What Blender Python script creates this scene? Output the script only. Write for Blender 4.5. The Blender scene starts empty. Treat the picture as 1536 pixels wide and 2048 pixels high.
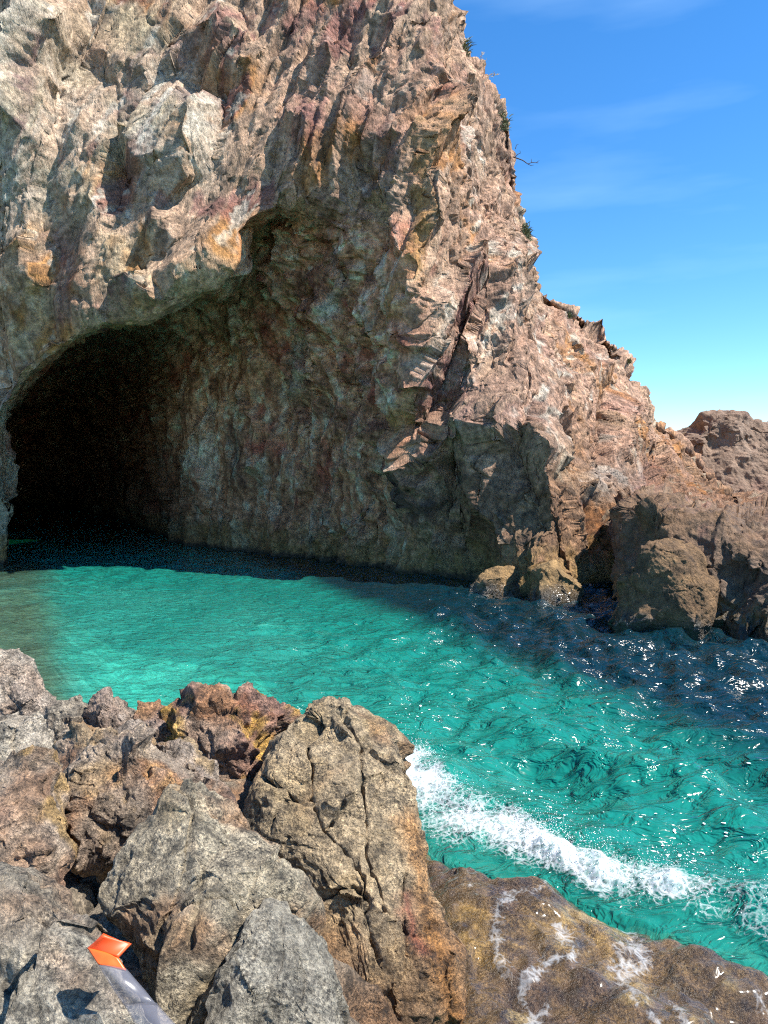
import bpy, math, random
import numpy as np
from concurrent.futures import ThreadPoolExecutor

# ------------------------------------------------------------------ camera, sky, sun, exposure
scene = bpy.context.scene
COL = scene.collection
F_PX, CX, CY, CAM_H = 1500.0, 768.0, 1024.0, 2.8
PITCH = math.atan((CY - 940.0) / F_PX)
cam_d = bpy.data.cameras.new('camera')
cam = bpy.data.objects.new('camera', cam_d); COL.objects.link(cam)
cam_d.sensor_fit = 'HORIZONTAL'; cam_d.sensor_width = 36.0
cam_d.lens = 36.0 * F_PX / 1536.0
cam_d.clip_start = 0.05; cam_d.clip_end = 5000
cam.location = (0, 0, CAM_H)
cam.rotation_euler = (math.pi / 2 - PITCH, 0, 0)
scene.camera = cam

SUN_EL, SUN_AZ = math.radians(56), math.radians(105)      # azimuth from +Y (view) towards +X (right)
world = bpy.data.worlds.new('World'); scene.world = world; world.use_nodes = True
wn = world.node_tree; wn.nodes.clear()
w_out = wn.nodes.new('ShaderNodeOutputWorld'); w_bg = wn.nodes.new('ShaderNodeBackground')
w_sky = wn.nodes.new('ShaderNodeTexSky'); w_sky.sky_type = 'NISHITA'; w_sky.sun_disc = False
w_sky.sun_elevation = SUN_EL; w_sky.sun_rotation = SUN_AZ
w_sky.altitude = 800; w_sky.air_density = 1.0; w_sky.dust_density = 0.0; w_sky.ozone_density = 2.5
w_hsv = wn.nodes.new('ShaderNodeHueSaturation'); w_hsv.inputs['Saturation'].default_value = 1.28
w_tc = wn.nodes.new('ShaderNodeTexCoord'); w_map = wn.nodes.new('ShaderNodeMapping')
w_map.inputs['Scale'].default_value = (1.2, 1.2, 7.0); w_map.inputs['Rotation'].default_value = (0.0, 0.16, 0.0)
w_noise = wn.nodes.new('ShaderNodeTexNoise'); w_noise.inputs['Scale'].default_value = 1.7
w_noise.inputs['Detail'].default_value = 5; w_noise.inputs['Roughness'].default_value = 0.5
w_ramp = wn.nodes.new('ShaderNodeValToRGB')
w_ramp.color_ramp.elements[0].position = 0.5; w_ramp.color_ramp.elements[0].color = (0, 0, 0, 1)
w_ramp.color_ramp.elements[1].position = 0.85; w_ramp.color_ramp.elements[1].color = (0.17, 0.17, 0.17, 1)
w_mix = wn.nodes.new('ShaderNodeMixRGB'); w_mix.inputs['Color2'].default_value = (5.5, 7.6, 9.0, 1)
wn.links.new(w_tc.outputs['Generated'], w_map.inputs['Vector']); wn.links.new(w_map.outputs[0], w_noise.inputs['Vector'])
wn.links.new(w_noise.outputs['Fac'], w_ramp.inputs['Fac']); wn.links.new(w_ramp.outputs['Color'], w_mix.inputs['Fac'])
wn.links.new(w_sky.outputs[0], w_hsv.inputs['Color']); w_tint = wn.nodes.new('ShaderNodeMixRGB'); w_tint.blend_type = 'MULTIPLY'; w_tint.inputs['Fac'].default_value = 1; w_tint.inputs['Color2'].default_value = (.80, .97, 1.05, 1)
wn.links.new(w_hsv.outputs[0], w_tint.inputs['Color1']); wn.links.new(w_tint.outputs[0], w_mix.inputs['Color1'])
wn.links.new(w_mix.outputs[0], w_bg.inputs['Color']); w_bg.inputs['Strength'].default_value = 0.092
wn.links.new(w_bg.outputs[0], w_out.inputs[0])

sun_d = bpy.data.lights.new('sun', 'SUN'); sun = bpy.data.objects.new('sun', sun_d); COL.objects.link(sun)
sun_d.energy = 3.9; sun_d.angle = math.radians(0.53); sun_d.color = (1.0, 0.95, 0.87)
sun.rotation_euler = (math.pi / 2 - SUN_EL, 0, math.pi - SUN_AZ)
sun.location = (10, 0, 30)
scene.view_settings.view_transform = 'Standard'; scene.view_settings.look = 'None'
scene.view_settings.exposure = 1.4; scene.view_settings.gamma = 1.0
scene.render.engine = 'CYCLES'
scene.cycles.use_denoising = False; scene.cycles.filter_width = 1.15
scene.cycles.max_bounces = 10; scene.cycles.diffuse_bounces = 6; scene.cycles.transparent_max_bounces = 16
scene.cycles.sample_clamp_indirect = 2.0; scene.cycles.caustics_reflective = False; scene.cycles.caustics_refractive = False
SUNV = np.array([math.cos(SUN_EL) * math.sin(SUN_AZ), math.cos(SUN_EL) * math.cos(SUN_AZ), math.sin(SUN_EL)])

# ------------------------------------------------------------------ photo geometry helpers
CAM = np.array([0, 0, CAM_H])
FWD = np.array([0, math.cos(PITCH), -math.sin(PITCH)]); UPV = np.array([0, math.sin(PITCH), math.cos(PITCH)])
def ray(px, py):
    return FWD + (px - CX) / F_PX * np.array([1., 0, 0]) - (py - CY) / F_PX * UPV
def at(px, py, D): return CAM + D * ray(px, py)
def atz(px, py, z):
    r = ray(px, py); return CAM + r * ((z - CAM_H) / r[2])
def Zp(px, z, D):                       # a point at height z and horizontal distance D under column px
    return np.array([(px - CX) / F_PX * D, D, z])
def project(P):
    q = P - CAM
    d = q @ FWD
    d = np.where(np.abs(d) < 1e-3, 1e-3, d)
    return CX + F_PX * q[..., 0] / d, CY - F_PX * (q @ UPV) / d, d

# ------------------------------------------------------------------ numpy noise
U32 = np.uint32
def _hash(ix, iy, iz, seed):
    h = ix * U32(374761393) + iy * U32(668265263) + iz * U32(1442695041) + U32((seed * 974711 + 12345) & 0xffffffff)
    h ^= h >> U32(13); h *= U32(1274126177); h ^= h >> U32(16); h *= U32(2246822519); h ^= h >> U32(15)
    return h
def _f(h): return (h >> U32(8)).astype(np.float32) * np.float32(1 / 16777216.0)
def _next(h):
    h = h * U32(1664525) + U32(1013904223); return h ^ (h >> U32(11))
def _vnoise(p, seed):
    i = np.floor(p); f = (p - i).astype(np.float32)
    i = i.astype(np.int64).astype(np.uint32)
    u = f * f * f * (f * (f * 6 - 15) + 10)
    r = np.zeros(len(p), np.float32)
    for dx in (0, 1):
        wx = u[:, 0] if dx else 1 - u[:, 0]
        for dy in (0, 1):
            wy = wx * (u[:, 1] if dy else 1 - u[:, 1])
            for dz in (0, 1):
                w = wy * (u[:, 2] if dz else 1 - u[:, 2])
                r += w * _f(_hash(i[:, 0] + U32(dx), i[:, 1] + U32(dy), i[:, 2] + U32(dz), seed))
    return r * 2 - 1
ROT = np.array([[0.36, 0.48, -0.8], [-0.8, 0.6, 0.0], [0.48, 0.64, 0.6]])
def _fbm(p, seed, octv, gain):
    r = 0; a = 1.0; q = p
    for o in range(octv):
        r = r + a * _vnoise(q, seed + o * 17); a *= gain; q = (q @ ROT) * 2.03 + 13.7
    return r
def _voro(p, seed, k, tilt, hw=.45):
    b = np.floor(p - 0.5)
    p = p.astype(np.float32)
    bi = b.astype(np.int64).astype(np.uint32); b = b.astype(np.float32)
    num = np.zeros(len(p), np.float32); den = np.full(len(p), 1e-12, np.float32)
    f1 = np.full(len(p), 9., np.float32); f2 = f1.copy()
    for dx in (0, 1):
        for dy in (0, 1):
            for dz in (0, 1):
                h = _hash(bi[:, 0] + U32(dx), bi[:, 1] + U32(dy), bi[:, 2] + U32(dz), seed)
                h2 = _next(h); h3 = _next(h2); h4 = _next(h3)
                ex = p[:, 0] - (b[:, 0] + dx + 0.5 + (_f(h) - .5) * .85)
                ey = p[:, 1] - (b[:, 1] + dy + 0.5 + (_f(h2) - .5) * .85)
                ez = p[:, 2] - (b[:, 2] + dz + 0.5 + (_f(h3) - .5) * .85)
                d2 = ex * ex + ey * ey + ez * ez
                h5 = _next(h4); h6 = _next(h5); h7 = _next(h6)
                v = hw * (_f(h4) * 2 - 1) + tilt * ((_f(h5) * 2 - 1) * ex + (_f(h6) * 2 - 1) * ey + (_f(h7) * 2 - 1) * ez)
                w = np.exp(-k * d2)
                num += w * v; den += w
                m = d2 < f1
                f2 = np.where(m, f1, np.minimum(f2, d2)); f1 = np.where(m, d2, f1)
    return np.stack([num / den, np.sqrt(f2) - np.sqrt(f1)], 1)
POOL = ThreadPoolExecutor(4)
def pmap(fn, p):
    p = np.ascontiguousarray(p).reshape(-1, 3)
    n = len(p); step = 40000
    parts = list(POOL.map(lambda s: fn(p[s:s + step]), range(0, n, step)))
    return np.concatenate(parts)
def noise(p, scale, seed=0, octv=1, gain=0.5):
    return pmap(lambda q: _fbm(q * scale, seed, octv, gain), p)
def facets(p, M, seed=0, k=28., tilt=1.6, hw=.45):
    r = pmap(lambda q: _voro(q @ M, seed, k, tilt, hw), p)
    return r[:, 0], r[:, 1]
def _cellid(p, seed):
    b = np.floor(p - 0.5); p = p.astype(np.float32)
    bi = b.astype(np.int64).astype(np.uint32); b = b.astype(np.float32)
    best = np.full(len(p), 9., np.float32); idx = np.zeros(len(p), np.uint32)
    for dx in (0, 1):
        for dy in (0, 1):
            for dz in (0, 1):
                h = _hash(bi[:, 0] + U32(dx), bi[:, 1] + U32(dy), bi[:, 2] + U32(dz), seed); h2 = _next(h); h3 = _next(h2)
                d2 = (p[:, 0] - (b[:, 0] + dx + .5 + (_f(h) - .5) * .85)) ** 2 + (p[:, 1] - (b[:, 1] + dy + .5 + (_f(h2) - .5) * .85)) ** 2 + (p[:, 2] - (b[:, 2] + dz + .5 + (_f(h3) - .5) * .85)) ** 2
                m = d2 < best; best = np.where(m, d2, best); idx = np.where(m, h, idx)
    return idx
def planarize(X, M, seed, blend, lim, probe=None):
    """cleave the surface: the points of each cell are pulled onto the cell's own best plane"""
    ids = pmap(lambda q: _cellid(q @ M, seed), X if probe is None else probe)
    _, inv, cnt = np.unique(ids, return_inverse=True, return_counts=True)
    n = len(cnt); mu = np.stack([np.bincount(inv, X[:, i], n) for i in range(3)], 1) / cnt[:, None]
    Y = X - mu[inv]; cov = np.zeros((n, 3, 3))
    for i in range(3):
        for j in range(i, 3): cov[:, i, j] = cov[:, j, i] = np.bincount(inv, Y[:, i] * Y[:, j], n)
    _, vec = np.linalg.eigh(cov + np.eye(3) * 1e-9); nv = vec[:, :, 0]
    off = np.clip((Y * nv[inv]).sum(1), -lim, lim) * np.where(cnt[inv] > 8, blend, 0) if np.ndim(blend) == 0 else np.clip((Y * nv[inv]).sum(1), -lim, lim) * np.where(cnt[inv] > 8, blend, 0)
    return X - off[:, None] * nv[inv]
def strata(axis, along, across):
    a = np.array(axis, float); a /= np.linalg.norm(a)
    t = np.cross(a, [0, 1, 0]); t /= np.linalg.norm(t); s = np.cross(a, t)
    return np.stack([t / across, s / across, a / along], 1)
def iso(s): return ROT / s
def sstep(a, b, x):
    t = np.clip((x - a) / (b - a), 0, 1); return t * t * (3 - 2 * t)
def seg_dist(u, v, pts):
    best = np.full(u.shape, 1e9)
    for (x0, y0), (x1, y1) in zip(pts[:-1], pts[1:]):
        dx, dy = x1 - x0, y1 - y0; L = dx * dx + dy * dy + 1e-9
        t = np.clip(((u - x0) * dx + (v - y0) * dy) / L, 0, 1)
        best = np.minimum(best, np.hypot(u - x0 - t * dx, v - y0 - t * dy))
    return best
def lerp(a, b, t):
    t = np.asarray(t)[..., None]; return a * (1 - t) + np.asarray(b) * t

# ------------------------------------------------------------------ mesh helpers
def quad_mesh(name, P, mat, color=None, wrap=False, keep=None, extra=None):
    nr, nc = P.shape[:2]
    idx = np.arange(nr * nc).reshape(nr, nc)
    if wrap: idx = np.concatenate([idx, idx[:, :1]], 1)
    q = np.stack([idx[:-1, :-1], idx[1:, :-1], idx[1:, 1:], idx[:-1, 1:]], -1).reshape(-1, 4)
    if keep is not None: q = q[keep.reshape(-1)]
    return raw_mesh(name, P.reshape(-1, 3), q, mat, None if color is None else color.reshape(-1, 3), extra)
def raw_mesh(name, V, Fc, mat, color=None, extra=None, smooth=True):
    me = bpy.data.meshes.new(name)
    n, m, k = len(V), len(Fc), Fc.shape[1]
    me.vertices.add(n); me.vertices.foreach_set('co', V.astype(np.float32).ravel())
    me.loops.add(m * k); me.loops.foreach_set('vertex_index', Fc.astype(np.int32).ravel())
    me.polygons.add(m); me.polygons.foreach_set('loop_start', np.arange(0, m * k, k, dtype=np.int32))
    me.polygons.foreach_set('loop_total', np.full(m, k, np.int32))
    me.polygons.foreach_set('use_smooth', np.full(m, smooth))
    me.update(calc_edges=True)
    if color is not None:
        a = me.color_attributes.new('Col', 'FLOAT_COLOR', 'POINT')
        c = np.ones((n, 4), np.float32); c[:, :3] = np.clip(color, 0, 1); a.data.foreach_set('color', c.ravel())
    if extra:
        for nm, arr in extra.items():
            a = me.attributes.new(nm, 'FLOAT', 'POINT'); a.data.foreach_set('value', arr.astype(np.float32).ravel())
    me.materials.append(mat)
    o = bpy.data.objects.new(name, me); COL.objects.link(o)
    return o
def tag(o, label, cat=None, group=None, kind=None):
    o['label'] = label
    if cat: o['category'] = cat
    if group: o['group'] = group
    if kind: o['kind'] = kind
    return o
def grid_normals(P, wrap=False):
    if wrap: du = np.roll(P, -1, 1) - np.roll(P, 1, 1)
    else: du = np.gradient(P, axis=1)
    dv = np.gradient(P, axis=0)
    n = np.cross(dv, du)
    L = np.linalg.norm(n, axis=-1, keepdims=True); return n / np.maximum(L, 1e-9)
def interp_axis(A, t, axis, tens=0.5):
    A = np.moveaxis(A, axis, 0); n = len(A)
    i = np.clip(np.floor(t).astype(int), 0, n - 2); f = (t - i).reshape((-1,) + (1,) * (A.ndim - 1))
    p0 = A[np.maximum(i - 1, 0)]; p1 = A[i]; p2 = A[i + 1]; p3 = A[np.minimum(i + 2, n - 1)]
    m1 = tens * (p2 - p0); m2 = tens * (p3 - p1)
    h = ((2 * f**3 - 3 * f**2 + 1) * p1 + (f**3 - 2 * f**2 + f) * m1 + (-2 * f**3 + 3 * f**2) * p2 + (f**3 - f**2) * m2)
    return np.moveaxis(h, 0, axis)
def params(counts):
    out = []
    for i, c in enumerate(counts): out += [i + j / c for j in range(c)]
    return np.array(out + [len(counts)])

# ------------------------------------------------------------------ materials
def rock_material(name, speck=30., speck_amt=.5, bump_scale=6., bump_dist=.03, rough=.88, wet=False, grain=None, aniso=False):
    m = bpy.data.materials.new(name); m.use_nodes = True
    t = m.node_tree; N = t.nodes; L = t.links
    b = N['Principled BSDF']
    a = N.new('ShaderNodeAttribute'); a.attribute_name = 'Col'
    g = N.new('ShaderNodeTexCoord')
    n1 = N.new('ShaderNodeTexNoise'); n1.inputs['Scale'].default_value = speck; n1.inputs['Detail'].default_value = 4; n1.inputs['Roughness'].default_value = .75
    r1 = N.new('ShaderNodeValToRGB'); e = r1.color_ramp.elements
    e[0].position = .36; e[0].color = (1 - speck_amt,) * 3 + (1,); e[1].position = .66; e[1].color = (1 + speck_amt * .75,) * 3 + (1,)
    mx = N.new('ShaderNodeMixRGB'); mx.blend_type = 'MULTIPLY'; mx.inputs['Fac'].default_value = 1
    L.new(g.outputs['Object'], n1.inputs['Vector']); L.new(n1.outputs['Fac'], r1.inputs['Fac'])
    L.new(a.outputs['Color'], mx.inputs['Color1']); L.new(r1.outputs['Color'], mx.inputs['Color2'])
    last = mx.outputs['Color']
    if grain:
        v = N.new('ShaderNodeTexNoise'); v.inputs['Scale'].default_value = grain; v.inputs['Detail'].default_value = 2; v.inputs['Roughness'].default_value = .8
        rv = N.new('ShaderNodeValToRGB'); ee = rv.color_ramp.elements
        ee[0].position = .37; ee[0].color = (.09, .085, .08, 1); ee[1].position = .5; ee[1].color = (.85, .85, .85, 1)
        x = ee.new(.68); x.color = (1.7, 1.68, 1.6, 1)
        L.new(g.outputs['Object'], v.inputs['Vector']); L.new(v.outputs['Fac'], rv.inputs['Fac'])
        m2 = N.new('ShaderNodeMixRGB'); m2.blend_type = 'MULTIPLY'; m2.inputs['Fac'].default_value = .85
        gn = N.new('ShaderNodeTexNoise'); gn.inputs['Scale'].default_value = 5.; gn.inputs['Detail'].default_value = 3; gm = N.new('ShaderNodeMapRange'); gm.inputs['From Min'].default_value = .3; gm.inputs['From Max'].default_value = .7; gm.inputs['To Min'].default_value = .25; gm.inputs['To Max'].default_value = .95
        L.new(g.outputs['Object'], gn.inputs['Vector']); L.new(gn.outputs['Fac'], gm.inputs['Value']); L.new(gm.outputs[0], m2.inputs['Fac'])
        L.new(last, m2.inputs['Color1']); L.new(rv.outputs['Color'], m2.inputs['Color2']); last = m2.outputs['Color']
    L.new(last, b.inputs['Base Color'])
    vec = g.outputs['Object']
    if aniso:
        mp = N.new('ShaderNodeMapping'); mp.vector_type = 'POINT'; mp.inputs['Rotation'].default_value = (.25, -.36, 0); mp.inputs['Scale'].default_value = (1.5, 1.0, .36)
        L.new(vec, mp.inputs['Vector']); vec = mp.outputs[0]
    n2 = N.new('ShaderNodeTexNoise'); n2.inputs['Scale'].default_value = bump_scale; n2.inputs['Detail'].default_value = 9; n2.inputs['Roughness'].default_value = .68
    bp = N.new('ShaderNodeBump'); bp.inputs['Strength'].default_value = 1.0; bp.inputs['Distance'].default_value = bump_dist
    L.new(vec, n2.inputs['Vector']); L.new(n2.outputs['Fac'], bp.inputs['Height'])
    L.new(bp.outputs['Normal'], b.inputs['Normal'])
    b.inputs['Roughness'].default_value = rough
    if wet:
        w = N.new('ShaderNodeAttribute'); w.attribute_name = 'wet'
        mr = N.new('ShaderNodeMapRange'); mr.inputs['To Min'].default_value = rough; mr.inputs['To Max'].default_value = .3
        L.new(w.outputs['Fac'], mr.inputs['Value']); L.new(mr.outputs[0], b.inputs['Roughness'])
        L.new(w.outputs['Fac'], b.inputs['Coat Weight']); b.inputs['Coat Roughness'].default_value = .14
        b.inputs['Coat IOR'].default_value = 1.33
    return m
M_CLIFF = rock_material('cliff_rock', 7., .55, 7., .22, .9, aniso=True)
M_OUT = rock_material('outcrop_rock', 5., .55, 6., .22, .85, wet=True)
M_FAR = rock_material('far_rock', 2., .35, 3., .25, .9)
M_SHORE = rock_material('shore_granite', 12., .7, 24., .09, .7, grain=75.)
M_LEDGE = rock_material('wet_ledge', 9., .6, 12., .06, .5, wet=True, grain=60.)
M_BED = rock_material('seabed_sand', 2.4, .62, 1.6, .55, .95)  # colour mottle stands in for the light web of caustics
def plain(name, col, rough=.6, **kw):
    m = bpy.data.materials.new(name); m.use_nodes = True; b = m.node_tree.nodes['Principled BSDF']
    b.inputs['Base Color'].default_value = (*col, 1); b.inputs['Roughness'].default_value = rough
    for k, v in kw.items(): b.inputs[k.replace('_', ' ')].default_value = v
    return m

# ------------------------------------------------------------------ the cliff with its cave: one continuous sheet
# every column runs: back of the plateau, crest, face x3, lip of the arch, cave ceiling, cave wall x3, waterline, below water
C = [
 [at(-600,-900,16), at(-600,-300,16.5), at(-600,100,17), at(-600,500,17.5), Zp(-600,-1.5,19), Zp(-640,-1.6,24), Zp(-660,-1.8,28), Zp(-680,-2,31), Zp(-680,-2.2,33), Zp(-680,-2.5,35), Zp(-680,-4,36)],
 [at(-230,-900,20), at(-230,-250,18.8), at(-220,200,19), at(-200,700,20.5), Zp(-190,-1.5,21.5), Zp(-230,-1.5,26), Zp(-250,-1.7,30), Zp(-260,-2,32), Zp(-260,-2.2,34), Zp(-260,-2.5,35.5), Zp(-260,-4,36)],
 [at(-70,-900,20.8), at(-80,-200,19.3), at(-60,300,19.6), at(-20,820,21.6), Zp(-16,-1.3,22.4), Zp(-60,-1.3,27), Zp(-70,-1.4,31), Zp(-80,-1.6,33), Zp(-80,-1.9,34), Zp(-80,-2.4,35), Zp(-80,-4,36)],
 [at(0,-900,21.2), at(0,-150,19.8), at(-8,350,20.0), at(-12,800,21.4), at(2,1030,22.4), at(-20,960,26.5), at(-20,960,31), Zp(-60,.8,48), Zp(-60,.2,54), Zp(-60,-1,56), Zp(-60,-4,57)],
 [at(60,-900,21.4), at(60,-100,20.0), at(40,330,20.1), at(4,715,21.1), at(-4,865,21.8), at(10,800,27), at(10,850,42), at(10,930,54), at(10,980,60), Zp(10,0,62), Zp(10,-3,62)],
 [at(130,-900,21.8), at(135,-60,20.7), at(112,320,20.3), at(88,620,20.2), at(72,742,20.7), at(95,700,27), at(110,790,42), at(105,900,53), at(105,975,58), Zp(105,0,60), Zp(105,-3,60)],
 [at(230,-900,22.2), at(235,-40,21.0), at(222,290,20.3), at(207,530,19.8), at(200,662,19.9), at(205,630,25.5), at(222,730,35), at(220,850,42), at(222,970,45), Zp(225,0,45), Zp(228,-3,45)],
 [at(330,-900,22.4), at(332,-20,21.2), at(332,250,20.3), at(335,490,19.6), at(330,628,19.5), at(330,590,24), at(345,690,27), at(352,820,28), at(360,980,28.3), Zp(368,0,28.3), Zp(370,-3,27.8)],
 [at(420,-900,22.6), at(420,-10,21.3), at(420,230,20.4), at(425,425,19.7), at(428,545,19.5), at(430,530,22.3), at(442,640,24.8), at(452,780,25.8), at(460,950,26.2), Zp(465,0,26), Zp(465,-3,25.5)],
 [at(510,-900,22.8), at(508,0,21.3), at(500,190,20.5), at(510,340,19.9), at(522,425,19.9), at(535,425,22.0), at(548,540,23), at(562,720,24.1), at(572,920,24.5), Zp(578,0,24.2), Zp(578,-3,23.5)],
 [at(600,-850,22.8), at(595,0,21.2), at(588,190,20.5), at(592,335,20.0), at(598,432,20.3), at(606,452,21.2), at(626,560,22), at(642,730,23), at(656,920,23.5), Zp(664,0,23.2), Zp(664,-3,22.5)],
 [at(725,-800,22.4), at(722,0,20.7), at(712,200,20.0), at(710,350,19.6), at(714,450,19.8), at(720,520,20.2), at(732,630,21), at(746,790,21.8), at(757,960,22.1), Zp(765,0,21.9), Zp(765,-3,21.2)],
 [at(842,-500,22.2), at(846,-60,20.5), at(846,170,19.6), at(838,330,18.9), at(832,450,18.6), at(826,540,18.5), at(822,640,18.7), at(818,790,19.3), at(826,960,19.9), Zp(838,0,20.1), Zp(838,-3,19.4)],
 [at(920,-10,22.5), at(916,110,21.4), at(912,240,20.4), at(912,370,19.7), at(915,480,19.6), at(918,570,19.5), at(920,660,19.4), at(925,810,19.3), at(932,980,19.2), Zp(950,0,18.9), Zp(955,-3,18.3)],
 [at(985,190,23.2), at(975,270,22.2), at(972,360,21.2), at(978,450,20.5), at(984,535,20), at(988,620,19.5), at(990,710,19.0), at(996,840,18.4), at(1010,1000,18.0), Zp(1038,0,17.5), Zp(1042,-3,17)],
 [at(1040,270,23.5), at(1030,350,22.4), at(1030,440,21.4), at(1032,530,20.7), at(1032,605,20.1), at(1032,680,19.5), at(1034,760,18.9), at(1042,870,18.0), at(1062,1020,17.3), Zp(1092,0,16.7), Zp(1096,-3,16.2)],
 [at(1072,420,23.5), at(1072,500,22.3), at(1076,570,21.4), at(1080,640,20.7), at(1082,700,20.1), at(1084,760,19.5), at(1086,820,18.8), at(1092,920,17.8), at(1108,1050,17.0), Zp(1132,0,16.3), Zp(1136,-3,15.8)],
 [at(1105,585,24.5), at(1110,640,23.2), at(1115,690,22.2), at(1118,740,21.3), at(1120,790,20.6), at(1122,840,19.9), at(1124,890,19.0), at(1130,970,18), at(1144,1070,17.0), Zp(1164,0,16.2), Zp(1166,-3,15.7)],
 [at(1190,645,25.5), at(1185,700,24), at(1180,755,22.8), at(1175,805,21.8), at(1170,850,21), at(1166,890,20.2), at(1166,930,19.4), at(1170,1000,18.4), at(1180,1090,17.4), Zp(1195,0,16.6), Zp(1196,-3,16)],
 [at(1270,722,26.5), at(1262,780,25), at(1254,830,23.8), at(1247,872,22.8), at(1240,910,21.9), at(1234,942,21), at(1230,975,20.2), at(1226,1030,19.1), at(1222,1100,18), Zp(1222,0,17.2), Zp(1222,-3,16.6)],
 [at(1308,830,28), at(1304,860,26.6), at(1300,885,25.4), at(1296,905,24.3), at(1290,925,23.3), at(1283,950,22.3), at(1276,985,21.2), at(1266,1035,19.9), at(1256,1100,18.8), Zp(1252,0,18), Zp(1252,-3,17.4)],
 [at(1352,892,30), at(1356,920,28.5), at(1360,940,27.2), at(1362,955,26), at(1362,970,25), at(1360,985,24), at(1356,1005,22.8), at(1350,1040,21.5), at(1345,1090,20.3), Zp(1340,0,19.5), Zp(1340,-3,19)],
 [at(1480,1010,33), at(1480,1012,31), at(1480,1014,29), at(1480,1016,27), at(1478,1005,25.5), at(1476,1012,24), at(1474,1025,22.5), at(1470,1050,21.3), at(1466,1090,20.3), Zp(1460,0,19.7), Zp(1460,-3,19)],
 [at(1800,1016,36), at(1800,1016,32), at(1800,1018,29), at(1800,1020,27), at(1800,1012,25.5), at(1800,1020,24), at(1800,1035,22.5), at(1800,1060,21), at(1800,1090,20.3), Zp(1800,0,19.7), Zp(1800,-3,19)],
]
C = np.array(C)
C[13:16, :4] += (np.array([-.55, -.4, -.25, -.1])[None, :, None] * np.array([1., .25, 0]))
C[16:21, :5] += (np.array([-.75, -.6, -.45, -.3, -.15])[None, :, None] * np.array([1., .2, .12]))
back2 = C[:, 0] + np.array([0, 60., -6.0]); back1 = C[:, 0] + np.array([0, 5., -0.25])
CG = np.stack([back2, back1] + [C[:, i] for i in range(C.shape[1])], 0)          # rows x columns
ncol = CG.shape[1]
ccount = [8, 12, 16, 16, 24, 30, 34, 32, 32, 32, 36, 44, 40, 40, 36, 32, 28, 28, 40, 36, 24, 24, 16][:ncol - 1]
rcount = [6, 14, 70, 96, 90, 74, 40, 50, 84, 84, 66, 16]
rcount = rcount[:CG.shape[0] - 1]
P = interp_axis(CG, params(rcount), 0, .42)
P = interp_axis(P, params(ccount), 1, .42)
Nn = grid_normals(P)
# smooth the normals so the displacement stays clean over the lip
for _ in range(3):
    Nn = Nn + .5 * (np.roll(Nn, 1, 0) + np.roll(Nn, -1, 0) + np.roll(Nn, 1, 1) + np.roll(Nn, -1, 1))
    Nn /= np.linalg.norm(Nn, axis=-1, keepdims=True)
mid = Nn[len(Nn) // 3, P.shape[1] // 2]
if mid[1] > 0: Nn = -Nn
CS = P.shape
Uc, Vc, Dc = project(P)
cav = np.zeros(CS[:2])
rowt = params(rcount)[:, None] * np.ones(CS[1])[None]
inside = sstep(6.4, 7.2, rowt) * (Uc < 640)                       # ceiling and back of the cave

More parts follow.
